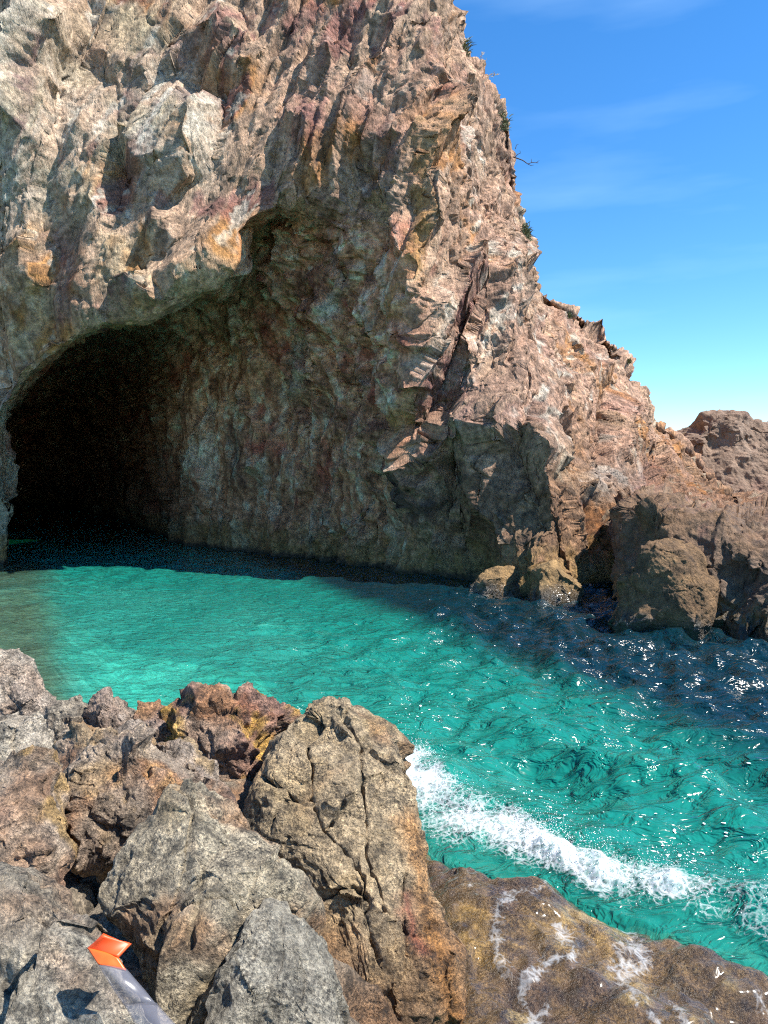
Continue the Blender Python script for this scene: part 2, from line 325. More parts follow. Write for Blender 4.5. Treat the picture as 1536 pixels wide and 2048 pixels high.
def cliff_features(u, v, wv):
    """real relief read off the photograph: blocks, ribs, cracks (metres along the normal)"""
    uw = u + 14 * wv[0]; vw = v + 14 * wv[1]
    d = np.zeros(u.shape)
    def block(cx, cy, rx, ry, ang, amp, sharp=.35):
        nonlocal d
        c, s = math.cos(math.radians(ang)), math.sin(math.radians(ang))
        a = ((uw - cx) * c + (vw - cy) * s) / rx; b = (-(uw - cx) * s + (vw - cy) * c) / ry
        r = np.maximum(np.abs(a), np.abs(b)) * .6 + np.hypot(a, b) * .4
        d += amp * (1 - sstep(1 - sharp, 1, r))
    def crack(pts, w, depth):
        nonlocal d
        d -= depth * np.exp(-(seg_dist(uw, vw, pts) / w) ** 2)
    block(310, 90, 130, 95, -38, .35, .5); block(440, 110, 75, 110, -30, .75, .6)        # upper overhanging slab
    block(345, 290, 100, 95, -30, .6, .45); block(410, 270, 40, 100, -10, .3, .5)         # pale hanging block
    block(185, 290, 60, 60, 0, .4, .5); block(170, 390, 60, 50, -20, .3, .5)
    block(230, 360, 40, 55, 0, -.4, .7)
    block(60, 300, 60, 320, 2, .5, .3); block(25, 120, 45, 200, 0, .5, .4)                 # bright pillar on the far left
    block(85, 40, 26, 60, 10, .5, .5); block(140, 180, 50, 180, 8, -.35, .8)
    block(230, 470, 55, 70, -25, .35, .6); block(330, 470, 60, 50, -40, .4, .6); block(400, 520, 90, 45, -38, .45, .5)
    block(150, 560, 45, 130, 18, .3, .6); block(60, 610, 40, 150, 15, .35, .6)
    block(270, 590, 70, 45, -20, .3, .6)
    crack([(425, 40), (370, 95), (330, 120), (250, 255), (245, 280)], 5, .35)
    crack([(385, 180), (350, 250), (330, 300), (312, 345)], 4, .25)
    crack([(255, 275), (300, 290), (345, 310), (400, 335)], 4, .2)
    crack([(200, 400), (290, 410), (375, 430), (440, 380)], 5, .25)
    crack([(480, 230), (455, 200), (430, 185)], 8, .35)
    # ribs hanging down between cave and lit face
    for x0, y0, x1, y1, w, a in ((880, 250, 826, 640, 26, .2), (850, 620, 840, 800, 20, .35), (800, 360, 740, 640, 20, .35), (720, 480, 690, 660, 16, .35),
                                 (760, 60, 640, 420, 28, .3), (690, 90, 600, 330, 26, .3), (905, 590, 850, 740, 16, .45), (660, 560, 640, 750, 22, .3),
                                 (560, 640, 545, 800, 20, .25), (700, 880, 690, 1010, 24, .25)):
        d += a * np.exp(-(seg_dist(uw, vw, [(x0, y0), (x1, y1)]) / w) ** 2)
    for pts, w, a in (([(900, 640), (870, 800)], 26, .5), ([(600, 470), (600, 640)], 30, .3), ([(770, 420), (720, 560)], 22, .35)):
        d -= a * np.exp(-(seg_dist(uw, vw, pts) / w) ** 2)
    # buttresses and gullies of the right-hand wall
    block(860, 930, 70, 90, 0, .6, .6); block(960, 980, 60, 110, 5, .55, .6); block(925, 860, 80, 50, 20, .5, .6)
    block(1000, 850, 60, 60, 0, .5, .6); block(930, 560, 36, 120, 16, .4, .6); block(1010, 560, 36, 110, 5, .35, .5)
    block(1080, 900, 50, 55, 0, .35, .6); block(1130, 790, 45, 80, 0, .35, .6)
    crack([(1215, 760), (1212, 860), (1220, 940)], 12, .6); block(1260, 850, 42, 90, -4, .5, .5)
    crack([(1020, 900), (1060, 1000), (1110, 1060), (1180, 1150)], 24, .6)
    crack([(810, 870), (880, 830), (960, 800)], 5, .3); crack([(815, 700), (800, 860), (810, 1060)], 7, .35)
    crack([(1195, 1010), (1235, 1140), (1235, 1230)], 16, .7)
    block(1085, 1120, 60, 80, 25, .3, .6)
    crack([(985, 480), (975, 620), (990, 760)], 6, .35); crack([(1045, 540), (1040, 660)], 5, .3)
    return d

pf = P.reshape(-1, 3)
wv = [noise(pf, .55, s, 2).reshape(CS[:2]) for s in (3, 5)]
warp = np.stack([noise(pf, .7, 40 + i, 2) for i in range(3)], 1) * .14
pw = pf + warp
AX = (.34, .3, .9)
f1, c1 = facets(pw, strata(AX, 3.8, 1.5), 11, 80, 2.0)
f2, c2 = facets(pw, strata(AX, 1.7, .6), 12, 90, 2.1)
pw2 = pf + warp * .5 + np.stack([noise(pf, 2.6, 60 + i) for i in range(3)], 1) * .03
f3, c3 = facets(pw2, strata(AX, .6, .24), 13, 60, 2.0)
f4, c4 = facets(pw2, strata(AX, .28, .11), 14, 40, 2.0)
nb = noise(pf, .35, 21, 3)
nf = noise(pf, 3.5, 23, 3)
u, v = Uc.ravel(), Vc.ravel()
feat = cliff_features(Uc, Vc, wv).ravel()
ins = inside.ravel()
leftmass = 1 - sstep(430, 620, u + 60 * (v - 300) / 300)
rightw = sstep(860, 960, u)
patch = sstep(-.5, .6, noise(pf, .5, 77, 2))
a1 = .33 - .05 * rightw - .06 * leftmass
a2 = .14 + .01 * rightw - .06 * leftmass
a3 = (.044 + .016 * rightw - .026 * leftmass) * (.6 + .7 * patch)
a4 = (.015 + .005 * rightw - .010 * leftmass) * (.6 + .7 * patch)
blade = pmap(lambda q: 1 - 2 * np.abs(_vnoise(q @ strata(AX, 1.9, .26), 181)) + .5 - np.abs(_vnoise(q @ strata(AX, .8, .11), 183)), pw)
blade_a = .045 + .085 * sstep(470, 600, u) * (1 - rightw) - .03 * leftmass - .02 * rightw
cwall = sstep(6.0, 7.0, rowt.ravel()) * (1 - sstep(800, 860, u)) * (1 - sstep(11., 11.6, rowt.ravel()))
blade_v = pmap(lambda q: 1 - 2 * np.abs(_vnoise(q @ strata((.1, .05, 1), 2.6, .42), 191)) + .6 - 1.2 * np.abs(_vnoise(q @ strata((.12, .05, 1), 1.1, .17), 193)), pw)
jv = pmap(lambda q: np.stack([np.abs(_vnoise(q @ strata((.16, .1, 1), 5.5, .8), 195)), np.abs(_vnoise(q @ strata((1, .3, .25), 3., .9), 197)), np.abs(_vnoise(q @ strata((.25, .1, 1), 2.6, .38), 199))], 1), pf + .5 * warp)
joint = .17 * (1 - sstep(0, .045, jv[:, 0])) + .07 * (1 - sstep(0, .03, jv[:, 1])) + .07 * (1 - sstep(0, .05, jv[:, 2]))
edge_keep = 1 - .55 * sstep(0, 1, 1 - np.abs(rowt.ravel() - 6) / .5) * (u < 620)
NF = Nn.reshape(-1, 3)
d_big = (a1 * f1 + .2 * nb - joint * .6 * (1 - .5 * leftmass) - .14 * (1 - sstep(0, .05, c1))) * edge_keep + feat * (1 - ins)
P1 = pf + d_big[:, None] * NF
shown = sstep(1.9, 2.3, rowt.ravel()) * (1 - .45 * sstep(0, 1, 1 - np.abs(rowt.ravel() - 6) / .4) * (u < 620))
P1 = planarize(P1, strata(AX, 2.3, 1.0), 211, .8 * shown, .5, pf + warp * 1.2)
P1 = P1 + ((a2 * f2 + .11 * cwall * blade_v + blade_a * .8 * blade) * edge_keep)[:, None] * NF
P1 = planarize(P1, strata(AX, .95, .4), 213, .8 * shown, .2, pf + warp)
P1 = P1 + ((a3 * f3 + .4 * blade_a * blade + .05 * cwall * blade_v - joint * .5 - .05 * (1 - sstep(0, .06, c2))) * edge_keep)[:, None] * NF
P1 = planarize(P1, strata(AX, .36, .16), 215, .65 * shown, .08, pf + .5 * warp)
P1 = P1 + ((a4 * f4 + .012 * nf) * edge_keep)[:, None] * NF
cliff_uv = project(P1)

# colours of the stone, with some light and shade painted in: cream granite, pink feldspar, rust, purple iron veins, dark algae at the waterline
z = P1[:, 2]
big = noise(pf, .33, 101, 4); med = noise(pf, 1.1, 103, 4); fine = noise(pf, 4.0, 105, 3)
streak = pmap(lambda q: _fbm(q @ strata(AX, 2.6, .32), 107, 3, .55), pf + warp)
col = np.ones((len(pf), 3)) * np.array([.50, .35, .25])
col = lerp(col, [.56, .47, .34], sstep(-.1, .9, big + .4 * med) * .7)
col = lerp(col, [.42, .265, .195], rightw * .75 * sstep(-.9, .4, med))
col = lerp(col, [.54, .42, .34], rightw * .5 * sstep(.1, .9, streak + .4 * fine))
midm = sstep(470, 620, u) * (1 - rightw)
col = lerp(col, [.42, .23, .165], midm * .7 * sstep(-.5, .6, big + streak * .5))
col = lerp(col, [.46, .38, .25], leftmass * .6 * sstep(-.2, .6, noise(pf, .6, 111, 3)))
col = lerp(col, [.42, .19, .055], .72 * sstep(.28, .95, noise(pf, .55, 113, 4) + .45 * streak))
col = lerp(col, [.20, .075, .075], .7 * sstep(.5, 1.0, noise(pf, .6, 117, 4) + .5 * streak) * (.4 + .6 * (1 - rightw)))
col = lerp(col, [.64, .60, .50], .65 * sstep(.6, 1.1, streak + .5 * fine) * (1 - .5 * midm))
cw = sstep(5.6, 6.6, rowt.ravel()) * (1 - sstep(800, 860, u))
col = lerp(col, [.76, .40, .26], .85 * cw)  # cave wall painted lighter and redder to lift its shade and offset green bounce
vs = pmap(lambda q: _fbm(q @ strata((.12, .1, 1), 2.4, .2), 121, 4, .6), pf + warp)
col = lerp(col, [.86, .64, .50], .9 * cw * sstep(.12, .7, vs)); col = lerp(col, [.22, .09, .05], .75 * cw * sstep(.12, .75, -vs))
col = lerp(col, [.48, .15, .11], .8 * cw * sstep(.3, .9, noise(pf, .8, 123, 4)))
fs = pmap(lambda q: _fbm(q @ strata(AX, 1.1, .12), 109, 3, .6), pf + warp)
col *= (1 + .45 * np.clip(fs, -1.2, 1.2))[:, None]; lum_ = col.mean(1, keepdims=True); col = np.clip(lum_ + (col - lum_) * 1.22, .015, .9)
def stain(pts, w, c, amt):
    global col
    uu = u + 16 * wv[0].ravel() + 10 * fine; vv = v + 16 * wv[1].ravel()
    m = np.exp(-(seg_dist(uu, vv, pts) / w) ** 2) * amt * (.45 + .55 * sstep(-.6, .5, fine + streak))
    col = lerp(col, c, np.clip(m, 0, 1))
RUST, ORANGE, PURPLE, CREAM, MAROON = [.34, .13, .04], [.50, .25, .06], [.20, .06, .09], [.72, .66, .53], [.23, .085, .075]
stain([(130, 470), (150, 560), (120, 640)], 20, PURPLE, .9); stain([(140, 400), (160, 500), (150, 600)], 26, RUST, .8)
stain([(290, 0), (330, 60), (390, 90), (420, 150)], 26, RUST, .6); stain([(120, 20), (130, 90)], 40, RUST, .4)
stain([(210, 640), (260, 600), (275, 590)], 16, PURPLE, .8); stain([(240, 640), (330, 610)], 20, ORANGE, .5)
stain([(380, 560), (470, 490), (520, 440)], 26, ORANGE, .45)
stain([(410, 220), (425, 300), (400, 350)], 26, CREAM, .8); stain([(300, 290), (330, 350)], 40, CREAM, .6)
stain([(70, 60), (150, 200), (110, 420)], 80, CREAM, .45); stain([(330, 160), (360, 300)], 70, CREAM, .35); stain([(640, 60), (600, 260)], 60, [.40, .20, .15], .5); stain([(20, 60), (30, 300), (10, 470)], 34, CREAM, .8); stain([(5, 800), (10, 1080)], 16, CREAM, .8); stain([(70, 100), (65, 190), (45, 330)], 9, PURPLE, .7)
stain([(845, 260), (835, 470), (820, 560)], 16, ORANGE, .8); stain([(800, 560), (790, 660)], 14, ORANGE, .6); stain([(880, 560), (846, 740)], 8, CREAM, .9)
stain([(935, 560), (900, 680), (850, 800)], 30, MAROON, .85); stain([(820, 830), (800, 900)], 18, ORANGE, .7)
stain([(700, 560), (680, 640)], 12, CREAM, .8); stain([(620, 700), (600, 780)], 26, [.42, .40, .33], .7)
stain([(760, 240), (800, 330)], 40, MAROON, .5); stain([(680, 420), (640, 560)], 40, MAROON, .5); stain([(600, 830), (740, 850), (800, 880)], 22, MAROON, .6)
stain([(880, 60), (860, 300)], 34, [.55, .36, .22], .5); stain([(950, 820), (1020, 850)], 50, [.30, .14, .12], .6)
stain([(1210, 960), (1290, 970)], 34, [.66, .60, .55], .9); stain([(1310, 940), (1290, 1000)], 22, [.42, .19, .16], .7)
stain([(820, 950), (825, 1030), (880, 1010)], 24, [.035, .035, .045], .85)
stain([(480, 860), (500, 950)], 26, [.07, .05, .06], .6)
lowm = 1 - sstep(1.8, 5.2, z + .8 * med + .4 * big)                     # sea-washed zone: browner, then black-green; right wall's shade partly painted in
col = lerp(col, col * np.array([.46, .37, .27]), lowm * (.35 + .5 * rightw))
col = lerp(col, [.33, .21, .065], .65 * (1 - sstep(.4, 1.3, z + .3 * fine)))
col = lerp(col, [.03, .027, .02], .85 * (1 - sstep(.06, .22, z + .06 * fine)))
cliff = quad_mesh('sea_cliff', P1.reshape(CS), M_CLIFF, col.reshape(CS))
tag(cliff, 'tall pink and cream granite sea cliff with a dark cave at the waterline', kind='structure')
print('cliff done')

# ------------------------------------------------------------------ a generic control-grid rock face (outcrop, headland)
def face_sheet(name, ctrl, rc, cc, mat, scale, amps, colfn, seed, label, kind=None, cat=None, axis=(.3, .1, .9), wetz=None):
    G = np.array(ctrl)                                                  # columns x rows
    G = np.moveaxis(G, 0, 1)
    Q = interp_axis(interp_axis(G, params(rc), 0, .45), params(cc), 1, .45)
    n = grid_normals(Q)
    for _ in range(2):
        n = n + .5 * (np.roll(n, 1, 0) + np.roll(n, -1, 0)); n /= np.linalg.norm(n, axis=-1, keepdims=True)
    if n[n.shape[0] // 2, n.shape[1] // 2, 1] > 0: n = -n
    q = Q.reshape(-1, 3)
    w = np.stack([noise(q, .8 / scale, seed + i, 2) for i in range(3)], 1) * .25 * scale
    d = np.zeros(len(q))
    for i, (sz, am, kk) in enumerate(amps):
        f, c = facets(q + w * (1 if i == 0 else .5), strata(axis, sz * 1.5, sz), seed + 10 + i, kk, 1.8)
        d += am * .85 * f - am * .4 * (1 - sstep(0, .07, c))
    d += noise(q, 1 / scale, seed + 30, 4) * .12 * scale
    X = q + d[:, None] * n.reshape(-1, 3)
    for kk_, (sz, am, _k) in enumerate(amps[:3]): X = planarize(X, strata(axis, sz * 1.0, sz * .7), seed + 50 + kk_, (.5, .55, .5)[kk_], am * .9, q + w)
    X = X + (noise(q, 6 / scale, seed + 60, 4) * .035 * scale + .025 * scale * (1 - 2 * np.abs(noise(q, 3 / scale, seed + 61, 2))))[:, None] * n.reshape(-1, 3)
    c = colfn(X, seed)
    ex = {'wet': 1 - sstep(.15, .8, X[:, 2])} if wetz else None
    o = quad_mesh(name, X.reshape(Q.shape), mat, c.reshape(Q.shape), extra=ex)
    tag(o, label, cat, None, kind)
    return o, X
def out_col(X, seed):
    a = noise(X, .6, seed, 4); b = noise(X, 2.2, seed + 3, 4); s = pmap(lambda q: _fbm(q @ strata((.3, .1, .9), 1.8, .3), seed + 5, 3, .5), X)
    c = np.ones((len(X), 3)) * np.array([.22, .127, .066])
    c = lerp(c, [.33, .22, .135], sstep(-.1, .8, a + .4 * b) * .7)
    c = lerp(c, [.20, .085, .06], .6 * sstep(.2, .8, s + .4 * a))
    c = lerp(c, [.13, .10, .08], .6 * (1 - sstep(.6, 2.2, X[:, 2] + .5 * b)))
    c = lerp(c, [.17, .12, .03], .6 * (1 - sstep(.25, .8, X[:, 2] + .2 * b)))
    return lerp(c, [.03, .026, .02], .8 * (1 - sstep(.08, .35, X[:, 2] + .1 * b)))
O = [
 [Zp(1235, 1.6, 24), at(1235, 1000, 20), at(1238, 1035, 18.6), at(1236, 1110, 17), at(1232, 1180, 16), Zp(1230, 0, 15.4), Zp(1230, -3, 15)],
 [Zp(1290, 1.8, 24), at(1300, 985, 18), at(1288, 1015, 15.0), at(1270, 1110, 14.6), at(1265, 1185, 14.4), Zp(1262, 0, 14.3), Zp(1262, -3, 14)],
 [Zp(1370, 1.8, 24), at(1372, 1014, 18.2), at(1362, 1040, 14.4), at(1350, 1125, 13.9), at(1345, 1195, 13.7), Zp(1340, 0, 13.6), Zp(1340, -3, 13)],
 [Zp(1450, 1.7, 24), at(1452, 1030, 18.2), at(1450, 1060, 14.0), at(1440, 1150, 13.4), at(1435, 1215, 13.1), Zp(1430, 0, 13.0), Zp(1430, -3, 12.5)],
 [Zp(1540, 1.7, 24), at(1540, 1044, 18.2), at(1540, 1080, 13.4), at(1540, 1170, 12.7), at(1536, 1240, 12.4), Zp(1536, 0, 12.2), Zp(1536, -3, 11.7)],
 [Zp(1750, 1.6, 24), at(1750, 1045, 18), at(1750, 1110, 13.8), at(1750, 1200, 12.4), at(1750, 1250, 11.8), Zp(1750, 0, 11.4), Zp(1750, -3, 11)],
 [Zp(2100, 1.2, 24), at(2100, 1060, 18), at(2100, 1130, 13.8), at(2100, 1220, 12.4), at(2100, 1270, 11.8), Zp(2100, -1, 11.4), Zp(2100, -3, 11)],
]
outcrop, _ = face_sheet('rock_outcrop', O, [10, 40, 50, 46, 34, 8], [40, 46, 46, 50, 40, 10], M_OUT, .8, [(1.1, .28, 26), (.42, .12, 26), (.17, .05, 24), (.08, .02, 20)], out_col, 300,
    'low brown rock outcrop jutting into the sea at the right edge', 'structure', wetz=True)
def far_col(X, seed):
    a = noise(X, .3, seed, 4); b = noise(X, 1.2, seed + 3, 4)
    c = np.ones((len(X), 3)) * np.array([.235, .155, .105])
    c = lerp(c, [.33, .245, .185], sstep(0, .8, a + .4 * b) * .8); return lerp(c, [.22, .12, .085], .6 * sstep(.2, .8, noise(X, .5, seed + 8, 3)))
hd = [(1300, 945), (1345, 905), (1372, 880), (1392, 850), (1412, 832), (1460, 821), (1500, 836), (1540, 850), (1620, 842), (1750, 880), (2000, 930)]
Hc = [[at(px, py, 38) + np.array([0, 14, -2]), at(px, py, 38), at(px, (py + 960) / 2 + 2, 36.5), at(px, 975, 35.5), Zp(px, 1.0, 35), Zp(px, -2, 34.6)] for px, py in hd]
headland, _ = face_sheet('far_headland', Hc, [8, 60, 56, 40, 8], [14, 22, 22, 22, 36, 32, 32, 24, 12, 6], M_FAR, 1.6, [(2.2, .36, 40), (.9, .16, 40), (.4, .08, 36), (.18, .03, 24)], far_col, 340,
    'distant brown rocky headland standing against the sky', 'structure')
print('faces done')

# ------------------------------------------------------------------ boulders: closed solids grown from an outline lying on a tilted plane
def blob(name, label, cat, outline, zc=None, D=None, n=(0, -.55, .83), T=.25, Tb=.35, rings=56, segs=200, mat=None, scale=.4,
         amps=((.6, .13, 60), (.22, .04, 50), (.075, .012, 30)), colfn=None, seed=0, prof=(4.2, .62), group=None, wet=False, cracks=(), grow=1.13):
    poly = np.array(outline, float)
    cpx, cpy = poly[:, 0].mean(), poly[:, 1].mean()
    c = atz(cpx, cpy, zc) if zc is not None else at(cpx, cpy, D)
    n = np.array(n, float); n /= np.linalg.norm(n)
    e1 = np.cross([0, 1, .2], n); e1 /= np.linalg.norm(e1); e2 = np.cross(n, e1)
    pts = []
    for px, py in poly:
        r = ray(px, py); t = ((c - CAM) @ n) / (r @ n); q = CAM + r * t - c
        pts.append((q @ e1, q @ e2))
    pts = np.array(pts); ctr = pts.mean(0); pts -= ctr; pts *= grow; c = c + e1 * ctr[0] + e2 * ctr[1]
    th = np.linspace(0, 2 * math.pi, segs, endpoint=False); R = np.zeros(segs)
    for (x0, y0), (x1, y1) in zip(pts, np.roll(pts, -1, 0)):
        dx, dy = x1 - x0, y1 - y0
        den = np.cos(th) * dy - np.sin(th) * dx
        den = np.where(np.abs(den) < 1e-9, 1e-9, den)
        t = (x0 * dy - y0 * dx) / den; s = (x0 * np.sin(th) - y0 * np.cos(th)) / den
        ok = (t > 0) & (s >= -1e-6) & (s <= 1 + 1e-6); R = np.where(ok, np.maximum(R, t), R)
    R = np.where(R < 1e-3, np.median(R), R)
    for _ in range(4): R = .5 * R + .25 * (np.roll(R, 1) + np.roll(R, -1))
    rb = max(10, rings // 4)
    rho = np.concatenate([np.sin(np.linspace(.004, 1, rings) * math.pi / 2), np.sin(np.linspace(1, .02, rb)[1:] * math.pi / 2)])
    a, b = prof
    hgt = np.concatenate([T * (1 - rho[:rings] ** a) ** b, -Tb * (1 - rho[rings:] ** 2) ** .5])
    Q = c + (rho[:, None, None] * R[None, :, None]) * (np.cos(th)[None, :, None] * e1 + np.sin(th)[None, :, None] * e2) + hgt[:, None, None] * n
    nn = grid_normals(Q, True)
    if nn[rings // 2, 0] @ n < 0: nn = -nn
    q = Q.reshape(-1, 3)
    w = np.stack([noise(q, 1.2 / scale, seed + i, 2) for i in range(3)], 1) * .12 * scale
    d = noise(q, .9 / scale, seed + 9, 3) * .07 * scale
    for i, (sz, am, kk) in enumerate(amps):
        f, ck = facets(q + w * (1 if i == 0 else .5), iso(sz), seed + 20 + i, kk * 1.1, 1.8)
        d += am * .8 * f - (am * .5 if i == 0 else am * .2) * (1 - sstep(0, .06, ck))
    uu, vv, _ = project(q)
    wob = noise(q, 5, seed + 44, 2) * 3
    for cp, cw, cd in cracks:
        d -= cd * np.exp(-((seg_dist(uu + wob, vv + wob, cp)) / cw) ** 2)
    X = q + d[:, None] * nn.reshape(-1, 3)
    for kk_, (ms, bl) in enumerate(((amps[0][0] * .75, .6), (amps[1][0] * .9, .6))):
        X = planarize(X, iso(ms), seed + 70 + kk_, bl, .12 * ms, q + w)
    X = X + (noise(q, 24, seed + 90, 3) * .007 - .010 * sstep(.25, .7, noise(q, 11, seed + 91, 3)))[:, None] * nn.reshape(-1, 3)
    X[:segs] = X[:segs].mean(0) ; X[-segs:] = X[-segs:].mean(0)
    cc = colfn(X, seed)
    o = quad_mesh(name, X.reshape(Q.shape), mat, cc.reshape(Q.shape), wrap=True, extra={'wet': 1 - sstep(.1, .45, X[:, 2])} if wet else None)
    tag(o, label, cat, group)
    return o
def shore_col(base, rust=.3, yellow=0., red=0., pale=.55):
    base = np.array(base) * 1.08
    def fn(X, seed):
        a = noise(X, 1.6, seed, 4); b = noise(X, 5, seed + 3, 4); e = noise(X, 2.4, seed + 6, 4)
        c = np.ones((len(X), 3)) * base
        c = lerp(c, base * 1.5, pale * sstep(-.1, .8, a + .4 * b))
        c = lerp(c, base * np.array([.55, .5, .45]), .6 * sstep(.1, .8, noise(X, 2., seed + 8, 4)))
        c = lerp(c, [.36, .15, .05], rust * sstep(.1, .7, e + .3 * b) * 1.2)
        if red: c = lerp(c, [.27, .07, .06], red * sstep(-.1, .6, noise(X, 3.5, seed + 12, 4)))
        if yellow: c = lerp(c, [.62, .36, .06], yellow * sstep(.12, .5, noise(X, 4.2, seed + 14, 3)))
        low = 1 - sstep(.12, .6, X[:, 2] + .15 * a)
        c = lerp(c, [.22, .10, .035], .7 * low)
        return c
    return fn
GREY, TAN, ROUGH = (.38, .33, .25), (.38, .285, .17), (.40, .31, .225)
shelf_cat = 'rock'
def rockpile():
    mk = lambda *a, **k: blob('boulder', *a, mat=M_SHORE, **k)
    base_c = shore_col(TAN, .35, .1)
    def block_col(X, seed):
        c = base_c(X, seed); a, b, _ = project(X); nn_ = 16 * noise(X, 7, seed + 50, 3)
        m = np.exp(-(seg_dist(a + nn_, b + nn_, [(815, 1640), (835, 1700), (850, 1800), (880, 1900), (925, 2060)]) / 24) ** 2)
        c = lerp(c, [.46, .20, .045], np.clip(m * .75, 0, .65))
        m = np.exp(-(seg_dist(a + nn_, b + nn_, [(810, 1790), (815, 1860), (845, 1900)]) / 14) ** 2); return lerp(c, [.30, .09, .05], m * .8)
    mk('tall cracked tan granite block leaning over the wet ledge', 'boulder',
       [(604,1416),(640,1400),(690,1410),(735,1452),(785,1488),(800,1535),(820,1590),(838,1645),(834,1690),(852,1722),(858,1790),(880,1868),(908,1932),(935,2100),(790,2130),(668,2110),(668,1990),(640,1915),(606,1830),(555,1780),(512,1715),(490,1620),(505,1545),(530,1488),(572,1460),(598,1466)],
       zc=.58, n=(.28,-.62,.74), T=.34, Tb=.8, rings=170, segs=520, scale=.55, amps=((.7,.12,60),(.26,.04,50),(.09,.014,34)), colfn=block_col, seed=510, grow=1.0, prof=(5., .62),
       cracks=[([(606,1425),(614,1480),(632,1530),(632,1590),(655,1650),(712,1710),(740,1790),(765,1880),(788,1980),(798,2110)], 3, .13), ([(524,1555),(575,1582),(632,1590)], 5, .12),
               ([(692,1412),(735,1478),(795,1535)], 5, .10), ([(735,1480),(722,1540),(740,1640),(734,1700),(762,1770),(792,1880),(800,1970),(806,2110)], 3.5, .09),
               ([(606,1822),(650,1790),(705,1770),(742,1792)], 4.5, .1), ([(655,1650),(690,1620),(738,1640)], 4, .06), ([(836,1692),(808,1790),(818,1870),(850,1960)], 5, .09), ([(520,1700),(580,1690),(660,1700)], 4, .05)])
    mk('round grey speckled boulder at the bottom edge', 'boulder', [(455,1915),(498,1855),(555,1838),(605,1852),(640,1920),(672,1988),(685,2120),(450,2120),(440,2000)],
       zc=.92, n=(.0,-.6,.8), T=.24, rings=64, segs=220, scale=.45, colfn=shore_col((.37,.33,.255), .2), seed=560, amps=((.5,.08,34),(.2,.025,30),(.06,.008,20)))
    mk('large pale grey slab with slanting grain in the middle of the foreground', 'boulder', [(300,1692),(375,1645),(445,1652),(500,1722),(560,1790),(612,1822),(600,1850),(510,1850),(462,1900),(452,1970),(432,2090),(335,2010),(268,1920),(205,1870),(212,1790),(245,1722)],
       zc=.98, n=(.15,-.55,.82), T=.28, rings=90, segs=280, scale=.5, colfn=shore_col((.41,.345,.24), .5, .1), seed=570,
       cracks=[([(440,1700),(400,1780),(395,1900)], 8, .05), ([(470,1880),(430,1950),(395,2030)], 5, .08)])
    mk('rough pinkish crusted rock in front of the dark cleft', 'boulder', [(132,1570),(128,1510),(165,1488),(205,1492),(225,1520),(300,1525),(355,1580),(398,1640),(372,1652),(300,1692),(245,1712),(165,1690),(140,1630)],
       zc=1.06, n=(.1,-.5,.85), T=.24, rings=80, segs=260, scale=.35, amps=((.3,.07,22),(.11,.04,22),(.045,.016,18)), colfn=shore_col(ROUGH, .6, .25, .12, .6), seed=580)
    mk('crumbly yellow-stained rock at the left edge', 'boulder', [(-60,1540),(20,1530),(70,1545),(105,1570),(125,1640),(118,1720),(112,1765),(40,1775),(-60,1790)],
       zc=1.15, n=(.1,-.5,.85), T=.2, rings=66, segs=200, scale=.35, amps=((.3,.06,22),(.1,.035,22),(.04,.014,18)), colfn=shore_col(ROUGH, .35, .5, .2, .6), seed=590)
    mk('pale speckled slab in the bottom left corner under the orange tip', 'boulder', [(-80,1775),(40,1772),(108,1775),(148,1832),(172,1890),(235,1975),(330,2110),(330,2300),(-120,2300)],
       zc=1.12, n=(.05,-.5,.86), T=.22, rings=80, segs=240, scale=.5, colfn=shore_col((.42,.37,.285), .3), seed=600, amps=((.6,.09,40),(.2,.03,30),(.07,.01,20)))
    mk('pale boulder standing at the left edge over the shallows', 'boulder', [(-60,1330),(-20,1315),(20,1312),(52,1328),(78,1368),(94,1402),(90,1432),(40,1452),(-60,1455)],
       zc=1.12, n=(.2,-.7,.7), T=.22, rings=56, segs=170, scale=.35, amps=((.3,.06,22),(.12,.03,22),(.05,.012,18)), colfn=shore_col((.44,.37,.29), .25, 0, .1, .6), seed=610)
    mk('grey crusted rock below the pale boulder at the left edge', 'boulder', [(-70,1450),(40,1448),(90,1470),(105,1520),(70,1552),(0,1570),(-70,1565)],
       zc=1.1, n=(.05,-.55,.83), T=.2, rings=50, segs=170, scale=.35, amps=((.3,.06,22),(.1,.03,22),(.04,.014,18)), colfn=shore_col((.40,.35,.27), .3, .1, .05, .6), seed=620)
    mk('dark shadowed lump first in the back row of shore rocks', 'boulder', [(92,1440),(125,1418),(158,1414),(182,1428),(178,1490),(140,1515),(105,1510)],
       zc=.98, n=(-.1,-.65,.76), T=.16, rings=40, segs=140, scale=.28, amps=((.24,.05,22),(.09,.025,22),(.04,.01,18)), colfn=shore_col((.33,.28,.21), .3, 0, .1), seed=630)
    mk('pointed grey rock second in the back row of shore rocks', 'boulder', [(172,1440),(200,1412),(226,1402),(255,1418),(278,1460),(262,1505),(225,1520),(182,1500)],
       zc=.98, n=(-.05,-.65,.76), T=.18, rings=46, segs=150, scale=.28, amps=((.24,.05,22),(.09,.028,22),(.04,.012,18)), colfn=shore_col((.38,.34,.28), .25, 0, .1), seed=640)
    mk('reddish pointed rock beside the yellow-crusted one in the back row', 'boulder', [(280,1440),(298,1414),(325,1418),(345,1440),(352,1480),(320,1505),(285,1495)],
       zc=.98, n=(0,-.65,.76), T=.16, rings=40, segs=140, scale=.25, amps=((.2,.05,22),(.08,.025,22),(.035,.01,18)), colfn=shore_col((.37,.28,.22), .5, .15, .3), seed=650)
